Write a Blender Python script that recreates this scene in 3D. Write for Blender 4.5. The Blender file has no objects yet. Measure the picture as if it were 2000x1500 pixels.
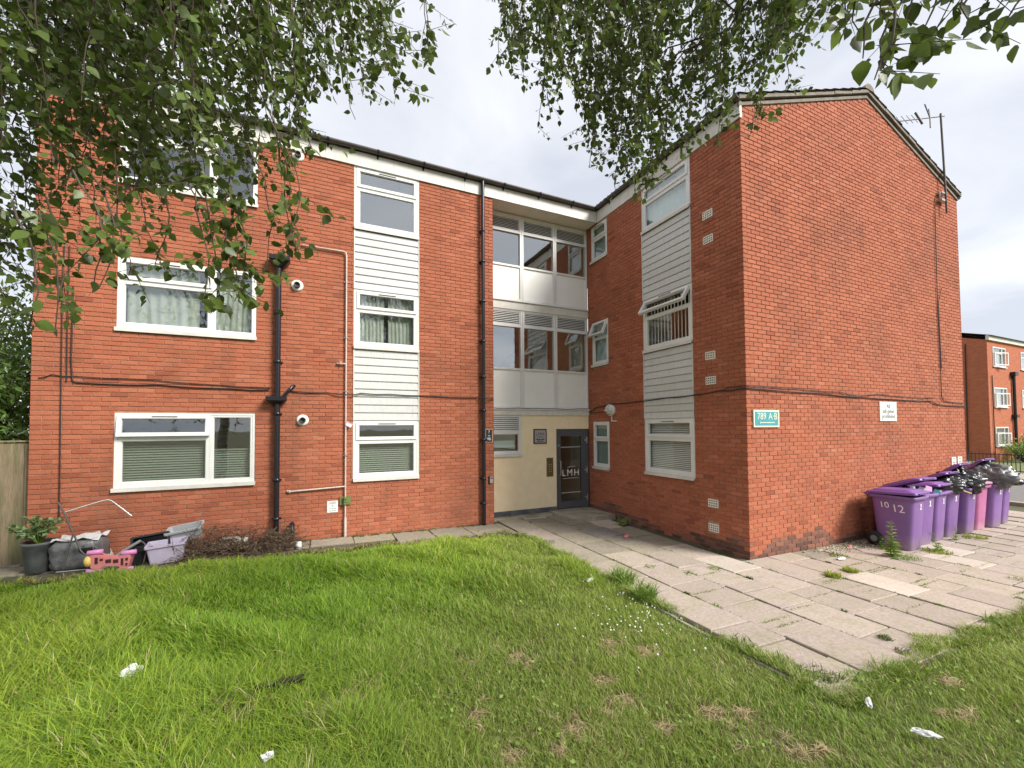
import bpy, math, random
import numpy as np
from mathutils import Vector, Matrix, Euler
R = math.radians
rng = np.random.default_rng(7)
random.seed(7)
SC = bpy.context.scene
COL = SC.collection

# ------------------------------------------------------------------ camera
CAM = np.array([-0.602, -8.769, 2.181])
FPX, PPX, PPY = 816.274, 1000.0, 810.286          # focal length and principal point for a 2000 px wide frame
_y, _p, _r = R(24.764), R(1.679), R(-0.366)
FW = np.array([math.sin(_y)*math.cos(_p), math.cos(_y)*math.cos(_p), math.sin(_p)])
_rt = np.array([math.cos(_y), -math.sin(_y), 0.0])
_up = np.cross(_rt, FW)
RT = _rt*math.cos(_r) + _up*math.sin(_r)
UP = -_rt*math.sin(_r) + _up*math.cos(_r)
cd = bpy.data.cameras.new('camera')
cam = bpy.data.objects.new('camera', cd); COL.objects.link(cam)
cam.matrix_world = Matrix(((RT[0], UP[0], -FW[0], CAM[0]), (RT[1], UP[1], -FW[1], CAM[1]), (RT[2], UP[2], -FW[2], CAM[2]), (0, 0, 0, 1)))
cd.sensor_width = 36.0; cd.lens = 36.0*FPX/2000.0
cd.shift_y = (PPY-750.0)/2000.0
cd.clip_start = 0.05; cd.clip_end = 2000.0
SC.camera = cam
def ray(u, v): return FW + RT*(u-PPX)/FPX - UP*(v-PPY)/FPX
def at(u, v, t): return CAM + ray(u, v)*t
def pix(P):
    d = np.asarray(P)-CAM; z = d@FW
    return PPX+FPX*(d@RT)/z, PPY-FPX*(d@UP)/z, z

# ------------------------------------------------------------------ world, sun, exposure
SUN_DIR = Vector((0.50, -0.62, 0.66)).normalized()      # towards the sun
W = bpy.data.worlds.new('World'); SC.world = W; W.use_nodes = True
nt = W.node_tree; nt.nodes.clear()
out = nt.nodes.new('ShaderNodeOutputWorld'); bg = nt.nodes.new('ShaderNodeBackground')
sky = nt.nodes.new('ShaderNodeTexSky'); sky.sky_type = 'NISHITA'; sky.sun_disc = False
sky.sun_elevation = math.asin(SUN_DIR.z); sky.sun_rotation = math.atan2(SUN_DIR.x, SUN_DIR.y)
tc = nt.nodes.new('ShaderNodeTexCoord'); sep = nt.nodes.new('ShaderNodeSeparateXYZ')
nt.links.new(tc.outputs['Generated'], sep.inputs[0])
mx = nt.nodes.new('ShaderNodeMath'); mx.operation = 'MAXIMUM'; nt.links.new(sep.outputs['Z'], mx.inputs[0]); mx.inputs[1].default_value = 0.0
ad = nt.nodes.new('ShaderNodeMath'); ad.operation = 'ADD'; nt.links.new(mx.outputs[0], ad.inputs[0]); ad.inputs[1].default_value = 0.28
dv = nt.nodes.new('ShaderNodeVectorMath'); dv.operation = 'DIVIDE'
cb = nt.nodes.new('ShaderNodeCombineXYZ')
for i in range(3): nt.links.new(ad.outputs[0], cb.inputs[i])
nt.links.new(tc.outputs['Generated'], dv.inputs[0]); nt.links.new(cb.outputs[0], dv.inputs[1])
nz = nt.nodes.new('ShaderNodeTexNoise'); nz.inputs['Scale'].default_value = 1.9; nz.inputs['Detail'].default_value = 8; nz.inputs['Roughness'].default_value = 0.52
nz.inputs['Distortion'].default_value = 0.35
nt.links.new(dv.outputs[0], nz.inputs['Vector'])
cr = nt.nodes.new('ShaderNodeValToRGB')
cr.color_ramp.elements[0].position = 0.36; cr.color_ramp.elements[0].color = (2.16, 2.26, 2.52, 1)
cr.color_ramp.elements[1].position = 0.66; cr.color_ramp.elements[1].color = (3.06, 3.10, 3.22, 1)
nt.links.new(nz.outputs['Fac'], cr.inputs[0])
mixs = nt.nodes.new('ShaderNodeMix'); mixs.data_type = 'RGBA'; mixs.inputs[0].default_value = 0.94
nt.links.new(sky.outputs[0], mixs.inputs[6]); nt.links.new(cr.outputs[0], mixs.inputs[7])
nt.links.new(mixs.outputs[2], bg.inputs[0]); bg.inputs[1].default_value = 0.1
nt.links.new(bg.outputs[0], out.inputs[0])
sl = bpy.data.lights.new('sun', 'SUN'); sl.energy = 2.0; sl.angle = R(22); sl.color = (1.0, 0.955, 0.90)
sun = bpy.data.objects.new('sun', sl); COL.objects.link(sun)
sun.rotation_euler = SUN_DIR.to_track_quat('Z', 'Y').to_euler(); sun.location = (6, -12, 14)
SC.view_settings.view_transform = 'Standard'; SC.view_settings.look = 'None'
SC.view_settings.exposure = 1.75; SC.view_settings.gamma = 1.0; SC.view_settings.use_curve_mapping = False
SC.cycles.max_bounces = 7; SC.cycles.transparent_max_bounces = 12; SC.cycles.use_denoising = True
SC.cycles.caustics_reflective = False; SC.cycles.caustics_refractive = False

# ------------------------------------------------------------------ materials
MATS = {}
def mat(name, col=(.5, .5, .5), rough=.6, var=.0, vscale=8., bump=.0, bscale=60., metal=0., spec=.5, var2=.0, v2scale=1.2, col2=None, objvar=0., hue=0., coat=0., stretch=None, attr=None, trans=0.):
    m = bpy.data.materials.new(name); m.use_nodes = True
    t = m.node_tree; N = t.nodes; L = t.links
    b = N['Principled BSDF']
    b.inputs['Roughness'].default_value = rough; b.inputs['Metallic'].default_value = metal
    b.inputs['Specular IOR Level'].default_value = spec; b.inputs['Coat Weight'].default_value = coat
    g = N.new('ShaderNodeNewGeometry')
    vec = g.outputs['Position']
    if stretch:
        mp = N.new('ShaderNodeVectorMath'); mp.operation = 'MULTIPLY'; mp.inputs[1].default_value = stretch
        L.new(vec, mp.inputs[0]); vec = mp.outputs[0]
    if attr:
        a = N.new('ShaderNodeAttribute'); a.attribute_name = attr; cur = a.outputs['Color']
    else:
        c = N.new('ShaderNodeRGB'); c.outputs[0].default_value = (*col, 1); cur = c.outputs[0]
    def mul(cur, fac_out, lo, hi):
        mr = N.new('ShaderNodeMapRange'); mr.inputs['From Min'].default_value = .25; mr.inputs['From Max'].default_value = .75
        mr.inputs['To Min'].default_value = lo; mr.inputs['To Max'].default_value = hi
        L.new(fac_out, mr.inputs['Value'])
        mm = N.new('ShaderNodeVectorMath'); mm.operation = 'SCALE'; L.new(cur, mm.inputs[0]); L.new(mr.outputs[0], mm.inputs['Scale'])
        return mm.outputs[0]
    def noise(s, d=5):
        n = N.new('ShaderNodeTexNoise'); n.inputs['Scale'].default_value = s; n.inputs['Detail'].default_value = d; L.new(vec, n.inputs['Vector']); return n.outputs['Fac']
    if col2 is not None:
        n = noise(v2scale); mr = N.new('ShaderNodeMapRange'); mr.inputs['From Min'].default_value = .42; mr.inputs['From Max'].default_value = .66; L.new(n, mr.inputs['Value'])
        mi = N.new('ShaderNodeMix'); mi.data_type = 'RGBA'; L.new(mr.outputs[0], mi.inputs[0]); L.new(cur, mi.inputs[6]); mi.inputs[7].default_value = (*col2, 1); cur = mi.outputs[2]
    if var: cur = mul(cur, noise(vscale), 1-var, 1+var)
    if var2: cur = mul(cur, noise(v2scale, 3), 1-var2, 1+var2)
    if objvar:
        oi = N.new('ShaderNodeObjectInfo'); ri = g.outputs['Random Per Island']
        s = N.new('ShaderNodeMath'); s.operation = 'ADD'; L.new(oi.outputs['Random'], s.inputs[0]); L.new(ri, s.inputs[1])
        f = N.new('ShaderNodeMath'); f.operation = 'FRACT'; L.new(s.outputs[0], f.inputs[0])
        mr = N.new('ShaderNodeMapRange'); mr.inputs['To Min'].default_value = 1-objvar; mr.inputs['To Max'].default_value = 1+objvar; L.new(f.outputs[0], mr.inputs['Value'])
        mm = N.new('ShaderNodeVectorMath'); mm.operation = 'SCALE'; L.new(cur, mm.inputs[0]); L.new(mr.outputs[0], mm.inputs['Scale']); cur = mm.outputs[0]
    L.new(cur, b.inputs['Base Color'])
    if bump:
        bn = N.new('ShaderNodeBump'); bn.inputs['Strength'].default_value = bump; bn.inputs['Distance'].default_value = .01
        L.new(noise(bscale, 6), bn.inputs['Height']); L.new(bn.outputs[0], b.inputs['Normal'])
    if trans:
        tr = N.new('ShaderNodeBsdfTranslucent'); L.new(cur, tr.inputs['Color']); ms = N.new('ShaderNodeMixShader'); ms.inputs[0].default_value = trans
        L.new(b.outputs[0], ms.inputs[1]); L.new(tr.outputs[0], ms.inputs[2]); L.new(ms.outputs[0], N['Material Output'].inputs[0])
    MATS[name] = m
    return m
def brick_mat(name, ramp, stain=(.16, .07, .045), stain_amt=.45, soot=0.):
    m = bpy.data.materials.new(name); m.use_nodes = True
    t = m.node_tree; N = t.nodes; L = t.links; b = N['Principled BSDF']
    b.inputs['Roughness'].default_value = .88; b.inputs['Specular IOR Level'].default_value = .25
    g = N.new('ShaderNodeNewGeometry'); oi = N.new('ShaderNodeObjectInfo')
    s = N.new('ShaderNodeMath'); s.operation = 'ADD'; L.new(oi.outputs['Random'], s.inputs[0]); L.new(g.outputs['Random Per Island'], s.inputs[1])
    f = N.new('ShaderNodeMath'); f.operation = 'FRACT'; L.new(s.outputs[0], f.inputs[0])
    cr = N.new('ShaderNodeValToRGB'); el = cr.color_ramp.elements
    for i, (p, c) in enumerate(ramp):
        e = el[i] if i < 2 else el.new(p)
        e.position = p; e.color = (*c, 1)
    L.new(f.outputs[0], cr.inputs[0]); cur = cr.outputs[0]
    def noise(sc, d, vec=None):
        n = N.new('ShaderNodeTexNoise'); n.inputs['Scale'].default_value = sc; n.inputs['Detail'].default_value = d; n.inputs['Roughness'].default_value = .6
        L.new(vec or g.outputs['Position'], n.inputs['Vector']); return n.outputs['Fac']
    # old damp and soot patches with their own outlines
    n1 = noise(.75, 6); mr = N.new('ShaderNodeMapRange'); mr.inputs['From Min'].default_value = .50; mr.inputs['From Max'].default_value = .74; mr.inputs['To Max'].default_value = stain_amt; L.new(n1, mr.inputs['Value'])
    mi = N.new('ShaderNodeMix'); mi.data_type = 'RGBA'; L.new(mr.outputs[0], mi.inputs[0]); L.new(cur, mi.inputs[6]); mi.inputs[7].default_value = (*stain, 1); cur = mi.outputs[2]
    # rain streaks and pale lime bloom
    ms_ = N.new('ShaderNodeVectorMath'); ms_.operation = 'MULTIPLY'; ms_.inputs[1].default_value = (2.6, 2.6, .35); L.new(g.outputs['Position'], ms_.inputs[0])
    n3 = noise(1.0, 5, ms_.outputs[0]); m3 = N.new('ShaderNodeMapRange'); m3.inputs['From Min'].default_value = .56; m3.inputs['From Max'].default_value = .76; m3.inputs['To Max'].default_value = .42; L.new(n3, m3.inputs['Value'])
    x3 = N.new('ShaderNodeMix'); x3.data_type = 'RGBA'; L.new(m3.outputs[0], x3.inputs[0]); L.new(cur, x3.inputs[6]); x3.inputs[7].default_value = (.20, .075, .04, 1); cur = x3.outputs[2]
    n4 = noise(2.3, 9); m4 = N.new('ShaderNodeMapRange'); m4.inputs['From Min'].default_value = .63; m4.inputs['From Max'].default_value = .80; m4.inputs['To Max'].default_value = .38; L.new(n4, m4.inputs['Value'])
    x4 = N.new('ShaderNodeMix'); x4.data_type = 'RGBA'; L.new(m4.outputs[0], x4.inputs[0]); L.new(cur, x4.inputs[6]); x4.inputs[7].default_value = (.46, .23, .15, 1); cur = x4.outputs[2]
    # rough wire-cut face: fine mottling
    mp = N.new('ShaderNodeVectorMath'); mp.operation = 'MULTIPLY'; mp.inputs[1].default_value = (1.5, 1.5, .8); L.new(g.outputs['Position'], mp.inputs[0])
    n2 = noise(55, 8, mp.outputs[0]); mr2 = N.new('ShaderNodeMapRange'); mr2.inputs['From Min'].default_value = .3; mr2.inputs['From Max'].default_value = .7; mr2.inputs['To Min'].default_value = .74; mr2.inputs['To Max'].default_value = 1.24; L.new(n2, mr2.inputs['Value'])
    mm = N.new('ShaderNodeVectorMath'); mm.operation = 'SCALE'; L.new(cur, mm.inputs[0]); L.new(mr2.outputs[0], mm.inputs['Scale'])
    L.new(mm.outputs[0], b.inputs['Base Color'])
    bn = N.new('ShaderNodeBump'); bn.inputs['Strength'].default_value = .7; bn.inputs['Distance'].default_value = .006; L.new(n2, bn.inputs['Height']); L.new(bn.outputs[0], b.inputs['Normal'])
    MATS[name] = m; return m
def glass_mat(name, base=.10, tint=(.9, .95, .93), wave=.0, mult=1.5):
    m = bpy.data.materials.new(name); m.use_nodes = True
    t = m.node_tree; N = t.nodes; L = t.links; N.remove(N['Principled BSDF'])
    tr = N.new('ShaderNodeBsdfTransparent'); tr.inputs[0].default_value = (*tint, 1)
    gl = N.new('ShaderNodeBsdfGlossy'); gl.inputs['Roughness'].default_value = .015; gl.inputs[0].default_value = (.95, .97, .98, 1)
    lw = N.new('ShaderNodeLayerWeight'); lw.inputs['Blend'].default_value = .5
    fr = N.new('ShaderNodeMath'); fr.operation = 'POWER'; fr.inputs[1].default_value = 4.0; L.new(lw.outputs['Facing'], fr.inputs[0])
    a = N.new('ShaderNodeMath'); a.operation = 'MULTIPLY_ADD'; a.use_clamp = True; a.inputs[1].default_value = mult; a.inputs[2].default_value = base; L.new(fr.outputs[0], a.inputs[0])
    ms = N.new('ShaderNodeMixShader'); L.new(a.outputs[0], ms.inputs[0]); L.new(tr.outputs[0], ms.inputs[1]); L.new(gl.outputs[0], ms.inputs[2])
    if wave:
        g = N.new('ShaderNodeNewGeometry'); n = N.new('ShaderNodeTexNoise'); n.inputs['Scale'].default_value = 2.2; n.inputs['Detail'].default_value = 1; L.new(g.outputs['Position'], n.inputs['Vector'])
        bn = N.new('ShaderNodeBump'); bn.inputs['Strength'].default_value = wave; bn.inputs['Distance'].default_value = .02; L.new(n.outputs['Fac'], bn.inputs['Height']); L.new(bn.outputs[0], gl.inputs['Normal'])
    L.new(ms.outputs[0], N['Material Output'].inputs[0]); MATS[name] = m; return m
def emit_mat(name, col, s):
    m = bpy.data.materials.new(name); m.use_nodes = True; b = m.node_tree.nodes['Principled BSDF']
    b.inputs['Base Color'].default_value = (*col, 1); b.inputs['Emission Color'].default_value = (*col, 1); b.inputs['Emission Strength'].default_value = s
    MATS[name] = m; return m

RED = [(0.0, (.26, .080, .045)), (0.05, (.335, .104, .056)), (0.35, (.370, .118, .062)), (0.7, (.388, .126, .067)), (0.95, (.41, .138, .075)), (1.0, (.44, .158, .09))]
brick_mat('red_brick', RED)
brick_mat('base_brick', [(0.0, (.11, .058, .045)), (.35, (.16, .082, .060)), (.7, (.22, .10, .070)), (1.0, (.27, .12, .080))], stain=(.07, .05, .038), stain_amt=.5)
mat('mortar', (.39, .215, .135), .95, var=.22, vscale=14, bump=.5, bscale=90, var2=.2, v2scale=1.1)
mat('upvc', (.71, .71, .68), .32, var=.03, vscale=3, var2=.05, v2scale=1.5)
mat('old_white', (.61, .59, .53), .55, var=.09, vscale=9, var2=.14, v2scale=1.6, bump=.08)
mat('board_white', (.585, .59, .575), .5, var=.08, vscale=9, var2=.11, v2scale=2.2, col2=(.50, .505, .47), stretch=(3, 3, .8), objvar=.05, bump=.06, bscale=120)
mat('soffit', (.74, .70, .60), .7, var=.08, vscale=3)
mat('cream_render', (.88, .74, .49), .85, var=.05, vscale=6, var2=.09, v2scale=1.4, bump=.25, bscale=70, col2=(.82, .67, .44))
mat('panel_grey', (.79, .79, .745), .45, var=.03, vscale=4, var2=.04)
mat('door_grey', (.085, .088, .097), .42, var=.06, vscale=5)
mat('plinth_grey', (.075, .078, .088), .7, var=.2, vscale=14, bump=.2, col2=(.14, .14, .14), v2scale=6)
mat('pipe_black', (.012, .011, .016), .32, var=.15, vscale=6)
mat('gutter_grey', (.075, .066, .060), .55, var=.25, vscale=7, bump=.12)
mat('tile_brown', (.15, .12, .095), .9, var=.3, vscale=12, bump=.4, objvar=.15, col2=(.22, .20, .15), v2scale=5)
mat('verge', (.20, .18, .145), .9, var=.3, vscale=11, bump=.5, col2=(.16, .14, .11), v2scale=4)
mat('cable', (.018, .015, .014), .6)
mat('gas_pipe', (.52, .45, .40), .45, var=.15, vscale=10)
mat('steel', (.45, .44, .43), .38, metal=.8, var=.15, vscale=20)
mat('chrome', (.75, .75, .76), .2, metal=1.)
mat('room', (.30, .27, .23), .9); mat('room_dark', (.10, .10, .095), .9); mat('stair_wall', (.52, .40, .26), .85)  # room linings coloured dim to dark, standing in for the gloom indoors
mat('curtain', (.52, .55, .475), .9, var=.16, vscale=7, trans=.25)
mat('blind', (.55, .55, .50), .6); mat('blind_white', (.78, .77, .72), .55); mat('sheet_pale', (.62, .72, .70), .8)
mat('blind_dark', (.22, .25, .20), .6)
glass_mat('glass', .13, (.95, .975, .96), wave=.04, mult=.9); glass_mat('glass_sky', .25, (.95, .975, .97), wave=.05, mult=.7); glass_mat('glass_plain', .04, (.96, .98, .97), mult=.6)
mat('frosted', (.34, .42, .40), .35, var=.06)
mat('slab', (.40, .332, .28), .93, var=.20, vscale=30, bump=.5, bscale=75, objvar=.09, var2=.26, v2scale=2.6, col2=(.27, .235, .175))
mat('slab_pale', (.47, .41, .34), .93, var=.13, vscale=22, bump=.4, bscale=75, var2=.12)
mat('slab_damp', (.29, .255, .195), .93, var=.2, vscale=16, bump=.5, bscale=60, objvar=.12, var2=.25, v2scale=2.2, col2=(.215, .195, .135))
mat('bed_soil', (.105, .088, .060), .98, var=.4, vscale=25, bump=.8, bscale=50, col2=(.06, .075, .025), v2scale=3)
mat('soil', (.12, .095, .05), .98, var=.35, vscale=20, bump=.7, bscale=40, col2=(.055, .085, .018), v2scale=1.6)
mat('road', (.16, .15, .14), .95, var=.2, vscale=20, bump=.3)
mat('kerb', (.30, .27, .22), .9, var=.15, vscale=9, bump=.3)
mat('concrete', (.37, .335, .255), .95, var=.2, vscale=13, bump=.5, col2=(.22, .20, .14), v2scale=3)
mat('iron', (.24, .225, .20), .75, var=.25, vscale=25, bump=.4, metal=.2)
mat('bin_purple', (.205, .105, .305), .46, var=.06, vscale=7, var2=.10, v2scale=2.5, bump=.04, objvar=.08)
mat('bin_lid', (.175, .078, .275), .42, var=.07, vscale=9, var2=.1, objvar=.08)
mat('bin_pink', (.43, .135, .285), .42, var=.06, vscale=7, var2=.08)
mat('bin_dirt', (.225, .165, .185), .85, var=.2, vscale=14)
mat('black_bag', (.022, .022, .023), .26, var=.2, vscale=20, bump=.9, bscale=26, spec=.7)
mat('grey_bag', (.13, .13, .13), .34, var=.25, vscale=14, bump=.9, bscale=24)
mat('rubber', (.018, .017, .016), .8, var=.2, vscale=20)
mat('paint_white', (.78, .78, .76), .6, var=.06); mat('paper_white', (.60, .61, .60), .7, var=.08, vscale=30, bump=.3, bscale=40)
mat('ink', (.05, .055, .055), .7); mat('ink_soft', (.20, .21, .20), .7)
mat('teal', (.055, .30, .33), .5, var=.06, vscale=10); mat('sign_white', (.70, .72, .68), .45, var=.06, vscale=8)
mat('sign_cream', (.70, .66, .50), .5); mat('plaque', (.40, .385, .385), .4, metal=.3); mat('plaque_frame', (.055, .018, .014), .5)
mat('bronze', (.20, .145, .055), .45, metal=.6, var=.1); mat('black_plate', (.012, .011, .011), .35)
mat('light_plastic', (.74, .73, .68), .35); mat('light_lens', (.52, .52, .47), .3)
mat('pot', (.050, .054, .052), .6, var=.3, vscale=5, col2=(.10, .11, .105), v2scale=4)
mat('toy_pink', (.60, .20, .20), .5, var=.1, vscale=12); mat('toy_wheel', (.62, .23, .47), .45); mat('toy_yellow', (.68, .46, .13), .45)
mat('lilac', (.47, .42, .53), .5, var=.07, vscale=6, var2=.1); mat('grey_box', (.36, .38, .385), .5, var=.06, vscale=6)
mat('black_crate', (.014, .014, .016), .4); mat('white_board', (.60, .57, .52), .7, var=.15, vscale=9, col2=(.40, .36, .30), v2scale=5)
mat('log_bark', (.50, .44, .36), .9, var=.35, vscale=18, bump=.6, bscale=40)
mat('dead_twig', (.125, .078, .055), .95, objvar=.35); mat('dead_leaf', (.16, .135, .06), .9, objvar=.4, trans=.2)
mat('straw', (.42, .29, .14), .9, objvar=.3)
mat('birch_bark', (.50, .47, .42), .85, var=.3, vscale=9, bump=.5, col2=(.07, .06, .05), v2scale=5, stretch=(1, 1, 3))
mat('twig', (.085, .06, .042), .9)
mat('leaf', (.105, .155, .030), .40, objvar=.50, var=.15, vscale=40, trans=.42, spec=.45)
mat('laurel_leaf', (.13, .22, .045), .38, objvar=.5, trans=.25, spec=.5)
mat('pot_leaf', (.20, .29, .12), .6, objvar=.35, trans=.3)
mat('weed_leaf', (.20, .30, .055), .6, objvar=.35, trans=.3)
mat('blade', rough=.55, attr='Col', trans=.34, spec=.3)
mat('clover', (.72, .72, .64), .7)
mat('fence_wood', (.235, .18, .11), .92, var=.25, vscale=9, bump=.5, bscale=30, objvar=.12, col2=(.13, .125, .055), v2scale=1.5, stretch=(6, 6, .7))
mat('far_hedge', (.13, .16, .045), .8, var=.4, vscale=6); mat('railing', (.02, .022, .02), .5)
emit_mat('lamp_glow', (1.0, .86, .58), 2.2)

# ------------------------------------------------------------------ mesh helpers
class MB:
    def __init__(s): s.v = []; s.f = []; s.sm = []; s.mi = []; s.cur = 0
    def add(s, vs, fs, smooth=False):
        n = len(s.v); s.v += [tuple(map(float, p)) for p in vs]
        for f in fs: s.f.append(tuple(i+n for i in f)); s.sm.append(smooth); s.mi.append(s.cur)
        return s
    def box(s, x0, x1, y0, y1, z0, z1, fr=None):
        p = [(x0, y0, z0), (x1, y0, z0), (x1, y1, z0), (x0, y1, z0), (x0, y0, z1), (x1, y0, z1), (x1, y1, z1), (x0, y1, z1)]
        f = [(0, 3, 2, 1), (4, 5, 6, 7), (0, 1, 5, 4), (1, 2, 6, 5), (2, 3, 7, 6), (3, 0, 4, 7)]
        if fr: p = [fr(*q) for q in p]; f = [tuple(reversed(q)) for q in f]
        return s.add(p, f)
    def quad(s, a, b, c, d): return s.add([a, b, c, d], [(0, 1, 2, 3)])
    def tube(s, pts, r, n=8, cap=True, smooth=True):
        pts = [Vector(p) for p in pts]; rs = r if hasattr(r, '__len__') else [r]*len(pts)
        t0 = (pts[1]-pts[0]).normalized(); a = t0.orthogonal().normalized(); vs = []; k = len(pts)
        for i, p in enumerate(pts):
            t = ((pts[min(i+1, k-1)]-pts[max(i-1, 0)])).normalized()
            a = (a-t*a.dot(t)); a = a.normalized() if a.length > 1e-6 else t.orthogonal().normalized(); b = t.cross(a)
            for j in range(n):
                th = 2*math.pi*j/n; vs.append(p+(a*math.cos(th)+b*math.sin(th))*rs[i])
        fs = [(i*n+j, i*n+(j+1) % n, (i+1)*n+(j+1) % n, (i+1)*n+j) for i in range(k-1) for j in range(n)]
        s.add(vs, fs, smooth)
        if cap: s.add([vs[j] for j in range(n)], [tuple(reversed(range(n)))]); s.add([vs[(k-1)*n+j] for j in range(n)], [tuple(range(n))])
        return s
    def loft(s, rings, cap0=True, cap1=True, smooth=True):
        n = len(rings[0]); vs = [p for r in rings for p in r]
        s.add(vs, [(i*n+j, i*n+(j+1) % n, (i+1)*n+(j+1) % n, (i+1)*n+j) for i in range(len(rings)-1) for j in range(n)], smooth)
        if cap0: s.add(rings[0], [tuple(reversed(range(n)))])
        if cap1: s.add(rings[-1], [tuple(range(n))])
        return s
    def lathe(s, prof, n=20, o=(0, 0, 0), ax=None, smooth=True):
        # prof: (radius, height) pairs along ax
        ax = Vector(ax or (0, 0, 1)).normalized(); a = ax.orthogonal().normalized(); b = ax.cross(a); o = Vector(o)
        rings = [[o+ax*h+(a*math.cos(2*math.pi*j/n)+b*math.sin(2*math.pi*j/n))*r for j in range(n)] for r, h in prof]
        return s.loft(rings, True, True, smooth)
    def prism(s, pts2, d0, d1, fr):
        n = len(pts2); a = [fr(x, d0, z) for x, z in pts2]; b = [fr(x, d1, z) for x, z in pts2]
        s.add(a+b, [tuple(range(n)), tuple(reversed(range(n, 2*n)))]+[(i, i+n, (i+1) % n+n, (i+1) % n) for i in range(n)])
        return s
    def mesh(s, name, mats):
        me = bpy.data.meshes.new(name); me.from_pydata(s.v, [], s.f)
        for m in (mats if isinstance(mats, (list, tuple)) else [mats]): me.materials.append(MATS[m])
        me.polygons.foreach_set('use_smooth', s.sm)
        if any(s.mi): me.polygons.foreach_set('material_index', s.mi)
        me.update(); return me
    def build(s, name, m, parent=None, loc=None, rot=None, **kw):
        return link(s.mesh(name, m), name, parent, loc, rot, **kw)
def link(me, name, parent=None, loc=None, rot=None, label=None, cat=None, group=None, kind=None):
    o = bpy.data.objects.new(name, me); COL.objects.link(o)
    if parent is not None: o.parent = parent
    if loc is not None: o.location = loc
    if rot is not None: o.rotation_euler = rot
    tag(o, label, cat, group, kind); return o
def tag(o, label=None, cat=None, group=None, kind=None):
    if label: o['label'] = label
    if cat: o['category'] = cat
    if group: o['group'] = group
    if kind: o['kind'] = kind
    return o
def thing(name, label, cat, loc=(0, 0, 0), rz=0, group=None):
    o = bpy.data.objects.new(name, None); COL.objects.link(o); o.location = loc; o.rotation_euler = (0, 0, rz)
    o.empty_display_size = .1
    return tag(o, label, cat, group)
def np_mesh(name, V, F, mats, smooth=True, col=None):
    # V (n,3), F (m,k) with one face size
    me = bpy.data.meshes.new(name); V = np.ascontiguousarray(V, np.float32); F = np.ascontiguousarray(F, np.int32); k = F.shape[1]
    me.vertices.add(len(V)); me.vertices.foreach_set('co', V.ravel())
    me.loops.add(F.size); me.loops.foreach_set('vertex_index', F.ravel())
    me.polygons.add(len(F)); me.polygons.foreach_set('loop_start', np.arange(0, F.size, k, dtype=np.int32))
    me.polygons.foreach_set('loop_total', np.full(len(F), k, np.int32)) if hasattr(me.polygons[0], 'loop_total') and False else None
    me.polygons.foreach_set('use_smooth', np.full(len(F), smooth))
    for m in (mats if isinstance(mats, (list, tuple)) else [mats]): me.materials.append(MATS[m])
    if col is not None:
        a = me.color_attributes.new('Col', 'FLOAT_COLOR', 'POINT'); a.data.foreach_set('color', np.ascontiguousarray(np.c_[col, np.ones(len(col))], np.float32).ravel())
    me.update(calc_edges=True); me.validate(); return me
def text_mesh(txt, size, m, depth=.002, align='CENTER', spacing=1.0, name='lettering', xs=1.0):
    cu = bpy.data.curves.new(name, 'FONT'); cu.body = txt; cu.size = size; cu.align_x = align; cu.align_y = 'CENTER'; cu.extrude = depth; cu.space_character = spacing; cu.resolution_u = 3
    o = bpy.data.objects.new('tmp_text', cu); COL.objects.link(o)
    dg = bpy.context.evaluated_depsgraph_get(); me = bpy.data.meshes.new_from_object(o.evaluated_get(dg))
    bpy.data.objects.remove(o); bpy.data.curves.remove(cu)
    if xs != 1.0: me.transform(Matrix.Diagonal((xs, 1, 1, 1)))
    me.materials.clear(); me.materials.append(MATS[m]); me.name = name; return me
# wall frames: (along wall to the viewer's right, outwards, up) -> world
XB, YC, YR, XCR, XL = 5.897, -4.064, .458, 13.925, -4.57
FA = lambda s, d, z: (s, -d, z)
FB = lambda s, d, z: (XB-d, -s, z)          # s = -y
FC = lambda s, d, z: (s, YC-d, z)
FR = lambda s, d, z: (s, YR-d, z)
def text_on(txt, size, m, fr, s, d, z, parent, **kw):
    me = text_mesh(txt, size, m, **kw); o = link(me, 'lettering', parent)
    a = Vector(fr(s, d, z)); ex = Vector(fr(s+1, d, z))-a; ez = Vector(fr(s, d+1, z))-a; ey = Vector((0, 0, 1))
    M = Matrix(((ex.x, ey.x, ez.x, a.x), (ex.y, ey.y, ez.y, a.y), (ex.z, ey.z, ez.z, a.z), (0, 0, 0, 1)))
    me.transform(M); return o
def gz(x, y=0.): 
    return .062-.0185*np.clip(x, -9, 11)

# ------------------------------------------------------------------ ground, paving
xs = np.unique(np.r_[-400, -150, -60, -30, -20, np.arange(-14, 16.01, .5), 18, 22, 28, 40, 70, 160, 400])
ys = np.unique(np.r_[-400, -150, -60, -30, -20, np.arange(-14, 4.01, .5), 6, 10, 16, 30, 60, 160, 400])
GX, GY = np.meshgrid(xs, ys); GZ = gz(GX)-.025
V = np.c_[GX.ravel(), GY.ravel(), GZ.ravel()]; nx = len(xs)
F = [(j*nx+i, j*nx+i+1, (j+1)*nx+i+1, (j+1)*nx+i) for j in range(len(ys)-1) for i in range(nx-1)]
link(np_mesh('ground', V, np.array(F), 'soil'), 'ground', kind='structure')

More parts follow.
